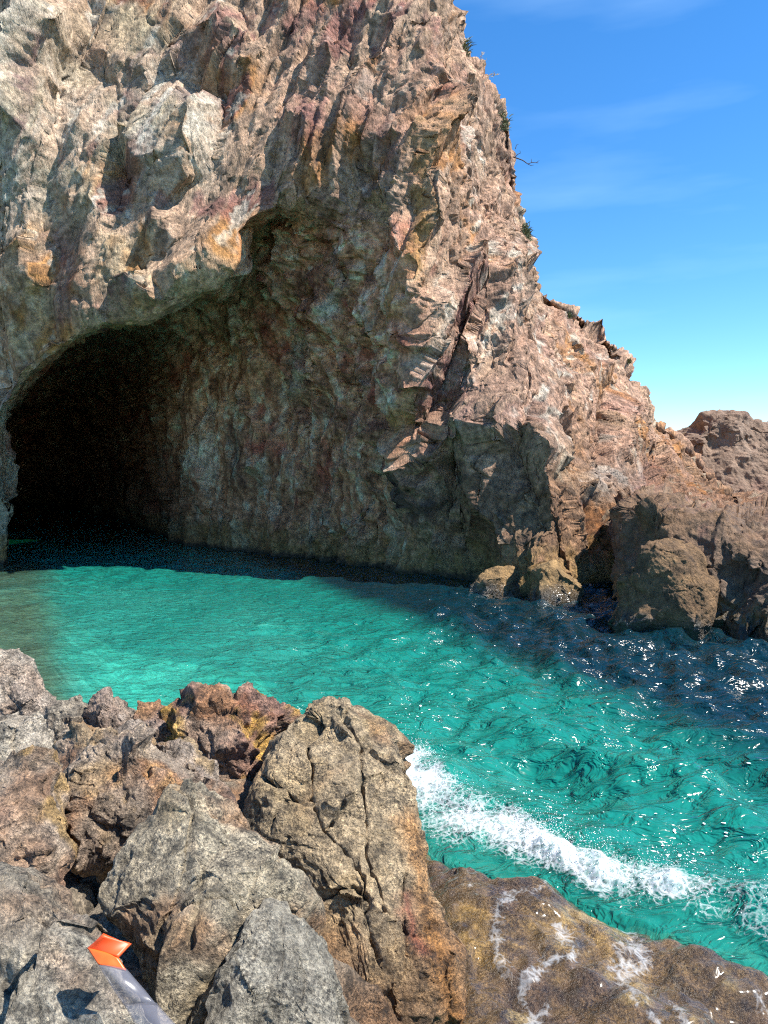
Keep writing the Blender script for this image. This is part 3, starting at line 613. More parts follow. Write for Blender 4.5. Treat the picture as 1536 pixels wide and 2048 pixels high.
    mk('dark red crumbling rock with yellow crust at the back of the shore', 'boulder', [(345,1445),(385,1422),(420,1418),(462,1410),(500,1408),(545,1430),(582,1448),(540,1490),(505,1560),(450,1570),(400,1530),(352,1500)],
       zc=.95, n=(.05,-.6,.8), T=.22, rings=66, segs=220, scale=.3, amps=((.26,.07,22),(.1,.04,22),(.045,.018,18)), colfn=shore_col((.37,.25,.17), .6, .8, .35), seed=660)
    mk('small orange-stained rock in front of the red crumbling one', 'boulder', [(215,1515),(250,1490),(300,1488),(360,1500),(415,1545),(440,1610),(420,1650),(370,1620),(310,1560),(240,1540)],
       zc=1.0, n=(.05,-.5,.85), T=.2, rings=60, segs=190, scale=.3, amps=((.25,.07,22),(.1,.04,22),(.045,.016,18)), colfn=shore_col((.38,.30,.23), .5, .35, .2, .5), seed=670)
rockpile()
# boulders at the foot of the cliff
fcol = lambda base: (lambda X, seed: lerp(lerp(lerp(np.ones((len(X), 3)) * np.array(base), np.array(base) * 1.35, .6 * sstep(-.1, .7, noise(X, 2.2, seed, 4))), [.17, .10, .05], .6 * sstep(.2, .7, noise(X, 1.5, seed + 4, 4))), [.035, .03, .02], .85 * (1 - sstep(.1, .4, X[:, 2] + .12 * noise(X, 3, seed + 7, 2)))))
FA = ((.7, .13, 24), (.28, .06, 22), (.1, .022, 20))
blob('boulder', 'yellow-stained boulder at the cliff foot, the left of a pair', 'boulder', [(945,1172),(985,1140),(1025,1150),(1052,1182),(1062,1212),(1005,1212),(935,1195)], D=17.1, n=(.15,-.75,.6), T=.3, Tb=.8, rings=50, segs=150, mat=M_OUT, scale=1., amps=FA, colfn=fcol((.29,.18,.075)), seed=700, wet=True)
blob('boulder', 'yellow-stained boulder at the cliff foot, the right of a pair', 'boulder', [(1066,1185),(1080,1148),(1110,1146),(1138,1172),(1155,1205),(1158,1235),(1064,1235)], D=16.1, n=(.15,-.75,.6), T=.32, Tb=.8, rings=50, segs=150, mat=M_OUT, scale=1., amps=FA, colfn=fcol((.30,.19,.08)), seed=710, wet=True)
blob('boulder', 'big dark brown boulder in the water before the rock outcrop', 'boulder', [(1240,1225),(1258,1140),(1290,1100),(1335,1092),(1385,1110),(1400,1160),(1422,1175),(1428,1230),(1400,1285),(1240,1285)], D=13.4, n=(-.35,-.9,.22), T=.6, Tb=1., rings=70, segs=220, mat=M_OUT, scale=1.1, amps=FA, colfn=fcol((.21,.122,.055)), seed=720, wet=True)
print('boulders done')

# ------------------------------------------------------------------ shore bedrock under the boulders, wet ledge, seabed
def heightfield(name, xs, ys, zfn, mat, colfn, label, kind='structure', wet=False):
    Xg, Yg = np.meshgrid(xs, ys); z0 = zfn(Xg, Yg)
    Q = np.stack([Xg, Yg, z0], -1)
    c = colfn(Q.reshape(-1, 3)) if colfn else None
    ex = {'wet': np.clip(1 - sstep(.25, .6, z0.ravel()), 0, 1)} if wet else None
    o = quad_mesh(name, Q, mat, c.reshape(Q.shape) if c is not None else None, extra=ex)
    return tag(o, label, kind=kind), Q
def poly_sd(X, Y, pts):
    """signed distance, negative inside"""
    pts = [tuple(p) for p in pts]; ins = np.zeros(X.shape, bool); d = np.full(X.shape, 1e9)
    for (x0, y0), (x1, y1) in zip(pts, pts[1:] + pts[:1]):
        d = np.minimum(d, seg_dist(X, Y, [(x0, y0), (x1, y1)]))
        cnd = ((y0 > Y) != (y1 > Y)) & (X < (x1 - x0) * (Y - y0) / (y1 - y0 + 1e-12) + x0); ins ^= cnd
    return np.where(ins, -d, d)
w2 = lambda px, py, z=0.: atz(px, py, z)[:2]
shore_poly = [(-12, -6), (-12, 4.2), (-5, 5.0), w2(0, 1440, .7), w2(150, 1470, .6), w2(400, 1450, .6), w2(600, 1440, .5), w2(720, 1500, .3), w2(790, 1640, .2), w2(800, 1800, .2), w2(830, 2048, .1), (1.2, 2.2), (2.5, 0), (4, -6)]
def shore_z(X, Y):
    sd = poly_sd(X, Y, shore_poly)
    q = np.stack([X, Y, X * 0], -1).reshape(-1, 3)
    f, c = facets(q + .1 * noise(q, 2, 900)[:, None], iso(.5), 901, 22, 1.8)
    zz = .70 - .85 * sstep(-.9, .35, sd) - 2.2 * sstep(.1, 1.6, sd)
    return zz + (.09 * f - .08 * (1 - sstep(0, .1, c)) + .06 * noise(q, 3, 903, 4)).reshape(X.shape)
heightfield('shore_bedrock', np.linspace(-9, 4, 340), np.linspace(-5, 8, 340), shore_z, M_SHORE, lambda q: shore_col((.32, .26, .19), .5)(q, 905),
            'dark bedrock of the near shore under the piled boulders')
ledge_edge = [w2(800, 1650), w2(870, 1705), w2(1000, 1765), w2(1100, 1770), w2(1170, 1815), w2(1280, 1850), w2(1400, 1900), w2(1560, 1965), (5, 2.6), (6, -1), (0.3, -1), (0.3, 4)]
def ledge_z(X, Y):
    sd = poly_sd(X, Y, ledge_edge)
    q = np.stack([X, Y, X * 0], -1).reshape(-1, 3)
    f, c = facets(q + .12 * noise(q, 1.6, 920, 2)[:, None], iso(.55), 921, 12, 1.6); g, c2_ = facets(q, iso(.16), 922, 14, 1.8)
    zz = .07 - .5 * sstep(-.18, .35, sd) - 1.6 * sstep(.2, 1.8, sd) + .10 * sstep(.3, 1.6, -sd)
    return zz + (.05 * f + .02 * g + .05 * noise(q, 1.3, 923, 4) + .012 * noise(q, 9, 925, 3)).reshape(X.shape)
def ledge_col(q):
    a = noise(q, 1.6, 930, 4); b = noise(q, 6, 933, 4)
    c = np.ones((len(q), 3)) * np.array([.14, .085, .035])
    c = lerp(c, [.31, .19, .055], .75 * sstep(.0, .7, a + .5 * b)); c = lerp(c, [.09, .055, .035], .7 * sstep(.1, .7, noise(q, 2.6, 936, 4)))
    return lerp(c, [.42, .30, .11], .5 * sstep(.4, .9, b))
ledge, LQ = heightfield('wet_rock_ledge', np.linspace(.2, 5.2, 330), np.linspace(-.5, 6.6, 430), ledge_z, M_LEDGE, ledge_col, 'flat brown seaweedy ledge awash at the lower right', wet=True)

def bed_z(X, Y):
    q = np.stack([X, Y, X * 0], -1).reshape(-1, 3)
    z0 = -2.3 - .25 * sstep(8, 16, Y) * 1
    z0 = z0 - 3.2 * sstep(-1.8, 2.0, X - 1.2 - .42 * (11.7 - Y))                        # open, deep water to the right
    z0 = z0 - .9 * sstep(16, 22, Y + .55 * X)
    lx = X / np.maximum(Y, 1)
    z0 = z0 + 1.9 * (1 - sstep(-.49, -.35, lx)) * (1 - sstep(22, 25, Y))       # shallows on the left
    return z0 + (.3 * noise(q, .35, 950, 4) + .08 * noise(q, 1.5, 951, 3)).reshape(X.shape)
def bed_col(q):
    lx = q[:, 0] / np.maximum(q[:, 1], 1); a = noise(q, .45, 955, 4); b = noise(q, 1.6, 957, 3)
    c = np.ones((len(q), 3)) * np.array([.84, .82, .72])
    rocky = np.clip((1 - sstep(-.47, -.36, lx + .05 * a)) + sstep(14.3, 18, q[:, 1] + .62 * q[:, 0] + 1.2 * a) * .92 + sstep(.15, .6, a + .3 * b) * .7, 0, 1)  # rock patches; the cliff's shade and reflection are also darkened in along its foot
    c = lerp(c, [.20, .15, .085], rocky)
    return lerp(c, [.06, .13, .22], .93 * sstep(-1.7, 1.8, q[:, 0] - 1.2 - .42 * (11.7 - q[:, 1]) + .8 * a))
heightfield('seabed', np.concatenate([np.linspace(-60, -18, 30), np.linspace(-17.8, 14, 300), np.linspace(14.5, 300, 40)]), np.concatenate([np.linspace(-20, 2, 20), np.linspace(2.1, 34, 300), np.linspace(35, 600, 30)]),
            bed_z, M_BED, bed_col, 'pale sandy seabed seen through the clear water')

# ------------------------------------------------------------------ the sea
def water_material():
    m = bpy.data.materials.new('sea_water'); m.use_nodes = True; t = m.node_tree; N = t.nodes; L = t.links
    N.clear(); out = N.new('ShaderNodeOutputMaterial')
    tc = N.new('ShaderNodeTexCoord')
    n1 = N.new('ShaderNodeTexNoise'); n1.inputs['Scale'].default_value = 4.6; n1.inputs['Detail'].default_value = 3.2; n1.inputs['Roughness'].default_value = .55; n1.inputs['Distortion'].default_value = .8
    bp = N.new('ShaderNodeBump'); bp.inputs['Strength'].default_value = 1; bp.inputs['Distance'].default_value = .06
    mp = N.new('ShaderNodeMapping'); mp.inputs['Rotation'].default_value = (0, 0, .5); mp.inputs['Scale'].default_value = (.75, 1.5, 1)
    L.new(tc.outputs['Object'], mp.inputs['Vector']); L.new(mp.outputs[0], n1.inputs['Vector']); L.new(n1.outputs['Fac'], bp.inputs['Height'])
    tr = N.new('ShaderNodeBsdfTransparent'); tr.inputs[0].default_value = (.97, 1, 1, 1)
    rf = N.new('ShaderNodeBsdfRefraction'); rf.inputs['IOR'].default_value = 1.33; rf.inputs['Roughness'].default_value = .0
    gl = N.new('ShaderNodeBsdfGlossy'); gl.inputs['Roughness'].default_value = .17
    fr = N.new('ShaderNodeFresnel'); fr.inputs['IOR'].default_value = 1.33
    for s in (rf, gl, fr): L.new(bp.outputs[0], s.inputs['Normal'])
    a0 = N.new('ShaderNodeMixShader'); a0.inputs[0].default_value = .28
    L.new(tr.outputs[0], a0.inputs[1]); L.new(rf.outputs[0], a0.inputs[2])
    df = N.new('ShaderNodeBsdfDiffuse'); wc = N.new('ShaderNodeAttribute'); wc.attribute_name = 'Col'      # light scattered back by the milky water itself
    L.new(wc.outputs['Color'], df.inputs['Color']); bp2 = N.new('ShaderNodeBump'); bp2.inputs['Strength'].default_value = 1; bp2.inputs['Distance'].default_value = .17
    L.new(n1.outputs['Fac'], bp2.inputs['Height']); L.new(bp2.outputs[0], df.inputs['Normal'])
    a = N.new('ShaderNodeMixShader'); a.inputs[0].default_value = .2
    L.new(a0.outputs[0], a.inputs[1]); L.new(df.outputs[0], a.inputs[2])
    b = N.new('ShaderNodeMixShader'); L.new(fr.outputs[0], b.inputs[0]); L.new(a.outputs[0], b.inputs[1]); L.new(gl.outputs[0], b.inputs[2])
    L.new(b.outputs[0], out.inputs['Surface'])
    v = N.new('ShaderNodeVolumeAbsorption'); v.inputs['Color'].default_value = (.0, .88, .82, 1); v.inputs['Density'].default_value = .2
    L.new(v.outputs[0], out.inputs['Volume'])
    return m
M_WATER = water_material()
rng = np.random.RandomState(7)
WAVES = []
for i in range(70):
    lam = 0.2 * (9 ** rng.rand()) ; k = 2 * math.pi / lam
    ang = math.radians(-62) + rng.randn() * .75
    WAVES.append((k * math.cos(ang), k * math.sin(ang), rng.rand() * 6.28, 0.0068 * lam ** .9 * (.5 + rng.rand())))
def water_z(X, Y):
    q = np.stack([X, Y, X * 0], -1).reshape(-1, 3)
    wx = X + .25 * noise(q, .5, 970, 2).reshape(X.shape); wy = Y + .25 * noise(q, .5, 971, 2).reshape(X.shape)
    amp = .55 + .9 * sstep(-3, 5, X)
    amp = amp * (.6 + .6 * sstep(-.6, .6, noise(q, .25, 973, 2).reshape(X.shape)))
    h = np.zeros(X.shape)
    for kx, ky, ph, a in WAVES:
        s = np.sin(kx * wx + ky * wy + ph); h += a * (s + .25 * (2 * s * s - 1))
    h *= amp
    calm = 1 - sstep(26, 40, np.hypot(X, Y)) * .6
    # swell rising against the ledge and a second crest farther out
    for pts, w, a in SWELLS:
        d = seg_dist(X, Y, pts); h += a * np.exp(-(d / w) ** 2)
    sd = poly_sd(X, Y, ledge_edge)
    h = np.where(sd < 0, h * .15 - .06, h * (.15 + .85 * sstep(0, .6, sd)))
    return h * calm
crest_px = [(850, 1560), (930, 1610), (1010, 1625), (1110, 1690), (1200, 1735), (1300, 1765), (1420, 1800), (1560, 1850)]
SWELLS = [([w2(*p) for p in crest_px], .35, .16), ([w2(1180, 1530), w2(1280, 1545), (w2(1380, 1590)), w2(1536, 1680)], .3, .13), ([w2(900, 1430), w2(1100, 1480)], .4, .05)]
ysw = np.concatenate([np.linspace(-6, 2.9, 16), np.exp(np.linspace(math.log(3.0), math.log(36), 560)), np.exp(np.linspace(math.log(37), math.log(2500), 40))])
xsw = np.concatenate([-np.exp(np.linspace(math.log(2500), math.log(17), 40)), np.linspace(-16.9, -5, 150), np.linspace(-4.95, 6, 290), np.linspace(6.06, 16, 100), np.exp(np.linspace(math.log(16.5), math.log(2500), 40))])
def water_col(q):
    dep = -bed_z(q[:, 0][None], q[:, 1][None])[0]
    c = np.ones((len(q), 3)) * np.array([.03, .72, .56])
    c = lerp(c, [.008, .085, .13], sstep(3.2, 5.2, dep))
    return lerp(c, [.16, .17, .09], .8 * (1 - sstep(.4, 1.6, dep)))
sea, WQ = heightfield('sea_water', xsw, ysw, water_z, M_WATER, water_col, 'clear turquoise sea water of the cove')
# make sure the surface faces up
me = sea.data
if me.polygons[1000].normal.z < 0: me.flip_normals()
print('water done')

# ------------------------------------------------------------------ foam, spray
def foam_material(name='sea_foam', lo=.76, hi=1.28, top=.9):
    m = bpy.data.materials.new(name); m.use_nodes = True; t = m.node_tree; N = t.nodes; L = t.links
    b = N['Principled BSDF']; b.inputs['Base Color'].default_value = (.86, .89, .9, 1); b.inputs['Roughness'].default_value = .6
    at_ = N.new('ShaderNodeAttribute'); at_.attribute_name = 'dens'
    tc = N.new('ShaderNodeTexCoord')
    n = N.new('ShaderNodeTexNoise'); n.inputs['Scale'].default_value = 8; n.inputs['Detail'].default_value = 8; n.inputs['Roughness'].default_value = .8; n.inputs['Distortion'].default_value = 1.6
    L.new(tc.outputs['Object'], n.inputs['Vector'])
    vo = N.new('ShaderNodeTexVoronoi'); vo.feature = 'DISTANCE_TO_EDGE'; vo.inputs['Scale'].default_value = 21.
    dn = N.new('ShaderNodeTexNoise'); dn.inputs['Scale'].default_value = 9; dn.inputs['Detail'].default_value = 3; vm = N.new('ShaderNodeMixRGB'); vm.inputs['Fac'].default_value = .12
    L.new(tc.outputs['Object'], dn.inputs['Vector']); L.new(tc.outputs['Object'], vm.inputs['Color1']); L.new(dn.outputs['Color'], vm.inputs['Color2']); L.new(vm.outputs[0], vo.inputs['Vector'])
    vr = N.new('ShaderNodeMapRange'); vr.inputs['From Min'].default_value = 0; vr.inputs['From Max'].default_value = .22; vr.inputs['To Min'].default_value = .1; vr.inputs['To Max'].default_value = -.07
    L.new(vo.outputs['Distance'], vr.inputs['Value'])
    a1_ = N.new('ShaderNodeMath'); a1_.operation = 'ADD'; L.new(at_.outputs['Fac'], a1_.inputs[0]); L.new(vr.outputs[0], a1_.inputs[1])
    ad = N.new('ShaderNodeMath'); ad.operation = 'ADD'; L.new(a1_.outputs[0], ad.inputs[0]); L.new(n.outputs['Fac'], ad.inputs[1])
    mr = N.new('ShaderNodeMapRange'); mr.inputs['From Min'].default_value = lo; mr.inputs['From Max'].default_value = hi; mr.inputs['To Max'].default_value = top; L.new(ad.outputs[0], mr.inputs['Value'])
    L.new(mr.outputs[0], b.inputs['Alpha'])
    return m
M_FOAM = foam_material(); M_FILM = foam_material('foam_film', .68, 1.3, .62); M_DROP = plain('spray_white', (.88, .91, .92), .5)
rng = np.random.RandomState(11)
def resample(pts, n):
    pts = np.array(pts, float); L = np.r_[0, np.cumsum(np.hypot(*np.diff(pts, axis=0).T))]
    t = np.linspace(0, L[-1], n); return np.stack([np.interp(t, L, pts[:, i]) for i in range(pts.shape[1])], 1)
from bisect import bisect
def water_height(x, y):
    i = np.clip(np.searchsorted(xsw, x) - 1, 0, len(xsw) - 2); j = np.clip(np.searchsorted(ysw, y) - 1, 0, len(ysw) - 2)
    a = np.clip((x - xsw[i]) / (xsw[i + 1] - xsw[i]), 0, 1); b = np.clip((y - ysw[j]) / (ysw[j + 1] - ysw[j]), 0, 1); Zw = WQ[..., 2]
    return (Zw[j, i] * (1 - a) + Zw[j, i + 1] * a) * (1 - b) + (Zw[j + 1, i] * (1 - a) + Zw[j + 1, i + 1] * a) * b
up_px = [(785, 1490), (835, 1475), (885, 1510), (925, 1580), (955, 1590), (1000, 1605), (1060, 1655), (1130, 1690), (1180, 1705), (1260, 1728), (1340, 1752), (1420, 1770), (1500, 1788), (1600, 1815), (1850, 1890), (2150, 2000)]
lo_px = [(815, 1600), (838, 1650), (870, 1690), (915, 1718), (962, 1728), (1005, 1715), (1060, 1728), (1120, 1752), (1175, 1785), (1240, 1830), (1300, 1850), (1390, 1850), (1490, 1885), (1600, 1930), (1850, 2020), (2150, 2130)]
A = resample([w2(x_, y_ + 14) for x_, y_ in up_px], 420); B = resample([w2(x_, y_ + 34 + 30 * max(0., min(1., (1120 - x_) / 150))) for x_, y_ in lo_px], 420)
tt = np.linspace(0, 1, 90)
S = A[None] * (1 - tt[:, None, None]) + B[None] * tt[:, None, None]
q = np.concatenate([S, np.zeros(S.shape[:2] + (1,))], -1).reshape(-1, 3)
ridge = np.exp(-((tt - .42) / .42) ** 2)[:, None] * np.ones((1, 420))
lump = noise(q, 1.8, 980, 3).reshape(ridge.shape); lump2 = noise(q, 9, 982, 4).reshape(ridge.shape)
hump = .4 + .6 * sstep(-.45, .55, noise(q, 1.5, 984, 2)).reshape(ridge.shape)
lump3 = noise(q, 22, 986, 3).reshape(ridge.shape)
FZ = .03 + ridge * hump * (.11 + .12 * lump) + ridge * (.03 * lump2 + .012 * lump3)
wz = water_height(q[:, 0], q[:, 1]).reshape(ridge.shape); FZ = wz + .02 + np.maximum(FZ - wz - .02, 0) * .9 + .012 * (lump2 > 9)
dens = (.19 + .32 * ridge * hump + .27 * lump) * np.sin(np.pi * np.clip(tt, .0, 1))[:, None] ** .5
dens -= .12 * sstep(.5, 1., tt)[:, None]
dens += .05 * (1 - sstep(60, 190, np.arange(420)))[None, :] * np.sin(np.pi * tt)[:, None]
FQ = np.concatenate([S, FZ[..., None]], -1)
foam = quad_mesh('breaking_wave_foam', FQ, M_FOAM, None, extra={'dens': dens.ravel()})
tag(foam, 'white foam of the small wave breaking along the ledge', 'foam', kind='stuff')
octv = np.array([[1, 0, 0], [-1, 0, 0], [0, 1, 0], [0, -1, 0], [0, 0, 1], [0, 0, -1]], float)
octf = np.array([[0, 2, 4], [2, 1, 4], [1, 3, 4], [3, 0, 4], [2, 0, 5], [1, 2, 5], [3, 1, 5], [0, 3, 5]])
def drops(name, C_, R_, label):
    V = (octv[None] * R_[:, None, None] * rng.uniform(.7, 1.3, (len(C_), 6, 1)) + C_[:, None]).reshape(-1, 3)
    Fq = (octf[None] + 6 * np.arange(len(C_))[:, None, None]).reshape(-1, 3)
    return tag(raw_mesh(name, V, Fq, M_DROP), label, 'spray', kind='stuff')
n = 20000
ii = rng.randint(0, 420, n); jj = np.clip((.30 + .2 * rng.randn(n)) * 89, 0, 89).astype(int)
keep = rng.rand(n) < np.clip(dens[jj, ii] * 1.5, 0, 1) ** 2
ii, jj = ii[keep], jj[keep]; n = len(ii)
base = FQ[jj, ii]
hgt = rng.exponential(.06, n) * (.3 + 1.5 * hump[jj, ii] ** 2)
Cc = base + np.stack([rng.randn(n) * .06, rng.randn(n) * .06, hgt], 1)
drops('sea_spray', Cc, .0016 + .0032 * rng.rand(n) ** 2.5, 'fine white spray thrown up by the breaking wave')
# foam left lying on the ledge
fx, fy = np.linspace(.5, 4.4, 460), np.linspace(3.0, 5.9, 360)
Xg, Yg = np.meshgrid(fx, fy); zg = ledge_z(Xg, Yg)
fq = np.stack([Xg, Yg, zg], -1); fu, fv, _ = project(fq)
ff = fq.reshape(-1, 3)
nu = 16 * noise(ff, 3.2, 990, 3).reshape(fu.shape); nv = 16 * noise(ff, 3.2, 991, 3).reshape(fu.shape); nz = noise(ff, 9, 992, 4).reshape(fu.shape)
wmod = np.clip(noise(ff, 4., 996, 2).reshape(fu.shape), -.9, 1)
mask = np.full(fu.shape, -9.)
for pts, w in (([(1110, 1752), (1050, 1775), (1000, 1812), (988, 1860), (985, 1930), (1012, 1965)], 13), ([(1122, 1868), (1142, 1905), (1090, 1930), (1052, 1962), (1045, 1995), (1082, 2045)], 15),
               ([(1268, 1858), (1282, 1905), (1290, 1935), (1250, 1925)], 30), ([(1232, 1890), (1240, 1960), (1272, 2010), (1325, 2048)], 15), ([(1495, 1985), (1540, 2035)], 18),
               ([(1150, 1790), (1200, 1830), (1260, 1858)], 9), ([(1095, 2000), (1070, 2060)], 12), ([(1355, 2020), (1390, 2060)], 10), ([(870, 1745), (930, 1780)], 7), ([(900, 1990), (940, 2040)], 8)):
    mask = np.maximum(mask, 1 - seg_dist(fu + nu, fv + nv, pts) / (w * (1.15 + .8 * wmod)))
mask = mask + .5 * nz
keepf = (mask[:-1, :-1] > -1.2)
fq2 = fq.copy(); fq2[..., 2] += .004 + .003 * np.clip(mask, 0, 1)
lf = quad_mesh('ledge_foam', fq2, M_FILM, keep=keepf, extra={'dens': np.clip(.06 + .28 * mask, -.3, .32).ravel()})
tag(lf, 'white foam streaks left lying on the brown ledge', 'foam', kind='stuff')
# flecks of foam afloat
n = 220
px = rng.uniform(760, 1560, n); py = np.interp(px, [p[0] for p in up_px], [p[1] for p in up_px]) - rng.exponential(90, n)
py = np.maximum(py, 1235)
cl = noise(np.stack([px / 90, py / 60, px * 0], 1), 1., 995, 2)
sel = (cl > .05)
V, Fq = [], []
for a_, b_ in zip(px[sel], py[sel]):
    x, y = w2(a_, b_)
    if x > 8: continue
    r = .004 + .012 * rng.rand() ** 3; zz = water_height(x, y) + .008
    k0 = len(V); st = 1 + 1.6 * rng.rand(); an = rng.rand() * 3.14
    for t_ in range(6):
        rr = r * rng.uniform(.5, 1.2); cx_, cy_ = rr * st * math.cos(t_ * 1.047), rr * math.sin(t_ * 1.047)
        V.append((x + cx_ * math.cos(an) - cy_ * math.sin(an), y + cx_ * math.sin(an) + cy_ * math.cos(an), zz))
    Fq.append(list(range(k0, k0 + 6)))
tag(raw_mesh('foam_flecks', np.array(V), np.array(Fq), M_DROP), 'scattered white foam flecks floating on the cove', 'foam', kind='stuff')

# ------------------------------------------------------------------ plants on the crest
cu, cv, cd = cliff_uv
def anchor(px, py, inward=0.):
    d = np.hypot(cu - px, cv - py); near = np.where(d < d.min() + 6)[0]
    i = near[np.argmin(cd[near])]; return P1[i].copy()
M_GRASS = plain('grass_green', (.085, .10, .035), .7); M_DRY = plain('dry_straw', (.55, .47, .33), .7); M_TWIG = plain('dead_wood', (.05, .035, .03), .8)
def tuft(name, label, px, py, nb, L, spread, mat, w=.012, cat='plant', lean=(0.3, -.1, .6), zs=1.):
    r = np.random.RandomState(int(px)); base = anchor(px, py); V = []; Fq = []
    for _ in range(nb):
        b = base + np.array([r.randn() * spread * .45, r.randn() * spread * .4, np.clip(r.randn(), -1.6, 1.6) * spread * zs * .8]) - np.array([.08, 0, .05])
        dr = np.array(lean) + r.randn(3) * .45; dr /= np.linalg.norm(dr); l = L * .68 * r.uniform(.5, 1.1)
        sd = np.cross(dr, [0, 1, .1]); sd = sd / np.linalg.norm(sd) * w * r.uniform(.6, 1.2)
        p1 = b + dr * l * .55; p2 = b + dr * l + np.array([.1, 0, -.15]) * l
        k = len(V); V += [b - sd, b + sd, p1 + sd * .8, p1 - sd * .8, p2 + sd * .2, p2 - sd * .2]
        Fq += [[k, k + 1, k + 2, k + 3], [k + 3, k + 2, k + 4, k + 5]]
    return tag(raw_mesh(name, np.array(V), np.array(Fq), mat, smooth=False), label, cat)
tuft('grass_tuft', 'small pale green tuft high on the cliff edge, the topmost', 946, 95, 90, .34, .14, M_GRASS, .014, zs=1.6)
tuft('grass_tuft', 'green grass tuft on the cliff edge above the bare twig', 1015, 248, 130, .36, .17, M_GRASS, .014)
tuft('grass_tuft', 'dark green cushion clinging to the cliff edge below the bare twig', 1074, 462, 200, .3, .13, M_GRASS, .014, zs=1.7)
tuft('grass_tuft', 'tiny dark tuft on the lower ridge near its notch', 1146, 625, 70, .22, .06, M_GRASS, .012)
tuft('grass_tuft', 'tiny dark tuft on the last step of the ridge', 1268, 720, 70, .24, .06, M_GRASS, .012)
def stalks(label, px, py, tips):
    base = anchor(px, py); V, Fq = [], []; r = np.random.RandomState(int(px))
    def bar(a, b, w0, w1):
        d = b - a; s1 = np.cross(d, [0, 1, 0]); s1 /= np.linalg.norm(s1) + 1e-9; s2 = np.array([0, 1., 0]); k = len(V)
        for c_, w in ((a, w0), (b, w1)):
            for an in (0, 2.09, 4.19): V.append(c_ + w * (math.cos(an) * s1 + math.sin(an) * s2))
        for e in range(3): Fq.append([k + e, k + (e + 1) % 3, k + 3 + (e + 1) % 3, k + 3 + e])
    for tx, tz in tips:
        top = base + np.array([tx, 0, tz]); midp = (base + top) / 2 + np.array([-.04, 0, .05]); bar(base - np.array([.1, 0, .05]), midp, .008, .007); bar(midp, top, .007, .005)
        for _ in range(16):
            c_ = midp + (top - midp) * r.uniform(.3, 1); bar(c_, c_ + np.array([r.uniform(-.03, .1), r.uniform(-.05, .05), r.uniform(-.02, .1)]), .008, .004)
    return tag(raw_mesh('dry_grass', np.array(V), np.array(Fq), M_DRY), label, 'plant')
stalks('tall dry straw-coloured grass stalk rising from the cliff edge', 966, 160, [(.06, .75), (.16, .5)])
stalks('drooping feathery dry grass stalk leaning out over the cliff edge', 974, 168, [(.42, .28), (.3, .3)])
def branch():
    base = anchor(1058, 300); V, Fq = [], []
    s = cd[np.argmin(np.hypot(cu - 1058, cv - 300))] / F_PX
    P_ = lambda x, y: base + np.array([(x - 1058) * s, -.1, -(y - 303) * s])
    def tube(pts, w0, w1):
        k0 = len(V)
        for i, p in enumerate(pts):
            d = pts[min(i + 1, len(pts) - 1)] - pts[max(i - 1, 0)]; a = np.cross(d, [0, 1, 0]); a /= np.linalg.norm(a); w = w0 + (w1 - w0) * i / (len(pts) - 1)
            for an in (0, 1.57, 3.14, 4.71): V.append(p + w * (math.cos(an) * a + math.sin(an) * np.array([0, 1., 0])))
        for i in range(len(pts) - 1):
            for e in range(4): Fq.append([k0 + 4 * i + e, k0 + 4 * i + (e + 1) % 4, k0 + 4 * i + 4 + (e + 1) % 4, k0 + 4 * i + 4 + e])
    tube([P_(1050, 300), P_(1062, 304), P_(1070, 307), P_(1080, 314), P_(1088, 311), P_(1101, 312)], .022, .008)
    tube([P_(1080, 314), P_(1086, 317), P_(1092, 316)], .012, .005); tube([P_(1087, 311), P_(1087, 304)], .01, .004); tube([P_(1096, 312), P_(1103, 307)], .009, .004)
    tube([P_(1055, 300), P_(1060, 295), P_(1065, 293), P_(1064, 288)], .014, .006); tube([P_(1055, 285), P_(1057, 277), P_(1061, 276)], .012, .005)
    return tag(raw_mesh('dead_branch', np.array(V), np.array(Fq), M_TWIG), 'thin bare dark twig sticking out of the cliff into the sky', 'branch')
branch()

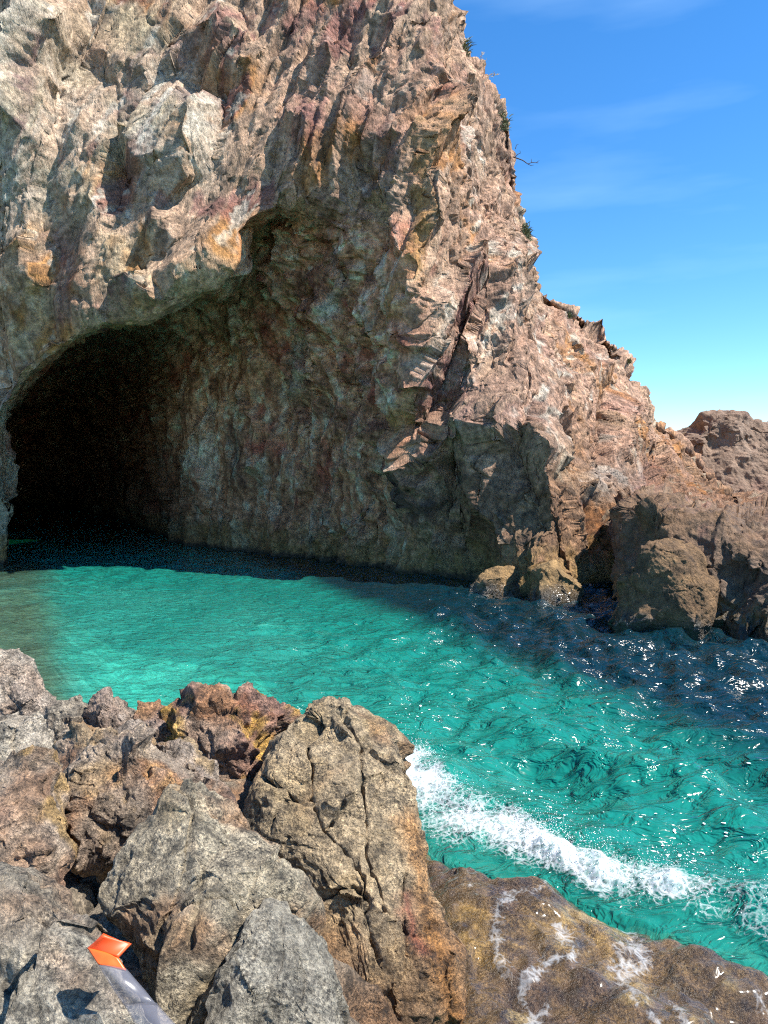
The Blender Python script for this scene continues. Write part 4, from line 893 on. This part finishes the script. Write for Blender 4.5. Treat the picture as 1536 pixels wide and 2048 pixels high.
# ------------------------------------------------------------------ swim gear lying on the rocks
bpy.context.view_layer.update()
dg = bpy.context.evaluated_depsgraph_get()
def hit(px, py):
    r = ray(px, py); L = np.linalg.norm(r)
    ok, loc, nrm, _, ob, _ = scene.ray_cast(dg, tuple(CAM), tuple(r / L), distance=60)
    return ((np.array(loc) - CAM) @ FWD) if ok else 3.
dmin = min(hit(x, y) for x, y in ((180, 1895), (215, 1875), (255, 1892), (225, 1930), (260, 1960), (250, 2000), (300, 2000), (320, 2046)))
d0, d1 = dmin - .03, dmin - .12
def patch(name, quads, th, mat, parent, n=12, bulge=.012):
    V, Fq = [], []
    for cs in quads:
        a, b, c, d = [at(*p) for p in cs]; k = len(V); t = np.linspace(0, 1, n)
        nr = np.cross(b - a, d - a); nr /= np.linalg.norm(nr)
        if nr @ FWD > 0: nr = -nr
        g = np.array([[(1 - u_) * (1 - v_) * a + u_ * (1 - v_) * b + u_ * v_ * c + (1 - u_) * v_ * d + nr * bulge * math.sin(math.pi * u_) * (.4 + .6 * math.sin(math.pi * v_) ** .5) for u_ in t] for v_ in t]).reshape(-1, 3)
        g += (noise(g, 22, 61, 2) * .0035)[:, None] * nr
        V += list(g)
        Fq += [[k + y * n + x, k + y * n + x + 1, k + (y + 1) * n + x + 1, k + (y + 1) * n + x] for y in range(n - 1) for x in range(n - 1)]
    o = raw_mesh(name, np.array(V), np.array(Fq), mat); o.parent = parent
    md = o.modifiers.new('thickness', 'SOLIDIFY'); md.thickness = th; md.offset = 0
    return o
fin = bpy.data.objects.new('swim_fin', None); COL.objects.link(fin)
tag(fin, 'translucent grey strip with a folded bright orange tip lying on the shore rocks', 'swim fin')
M_ORANGE = plain('orange_rubber', (.85, .085, .015), .45); M_ORANGE2 = plain('orange_rubber_light', (.9, .13, .02), .4)
M_BLADE = plain('clear_grey_plastic', (.2, .2, .23), .25, Alpha=.38)
patch('orange_tip', [[(176, 1895, d0), (206, 1869, d0 - .01), (262, 1889, d0 + .015), (236, 1915, d0 - .03)]], .010, M_ORANGE, fin, bulge=.004)
patch('orange_fold', [[(176, 1896, d0 - .002), (236, 1916, d0 - .034), (252, 1940, d0 - .045), (198, 1930, d0 - .04)]], .010, M_ORANGE2, fin, bulge=.006)
patch('clear_blade', [[(198, 1929, d0 - .041), (252, 1939, d0 - .046), (312, 2008, d1), (248, 2008, d1)], [(248, 2008, d1), (312, 2008, d1), (402, 2110, d1 - .1), (310, 2110, d1 - .1)]], .007, M_BLADE, fin, bulge=.02)
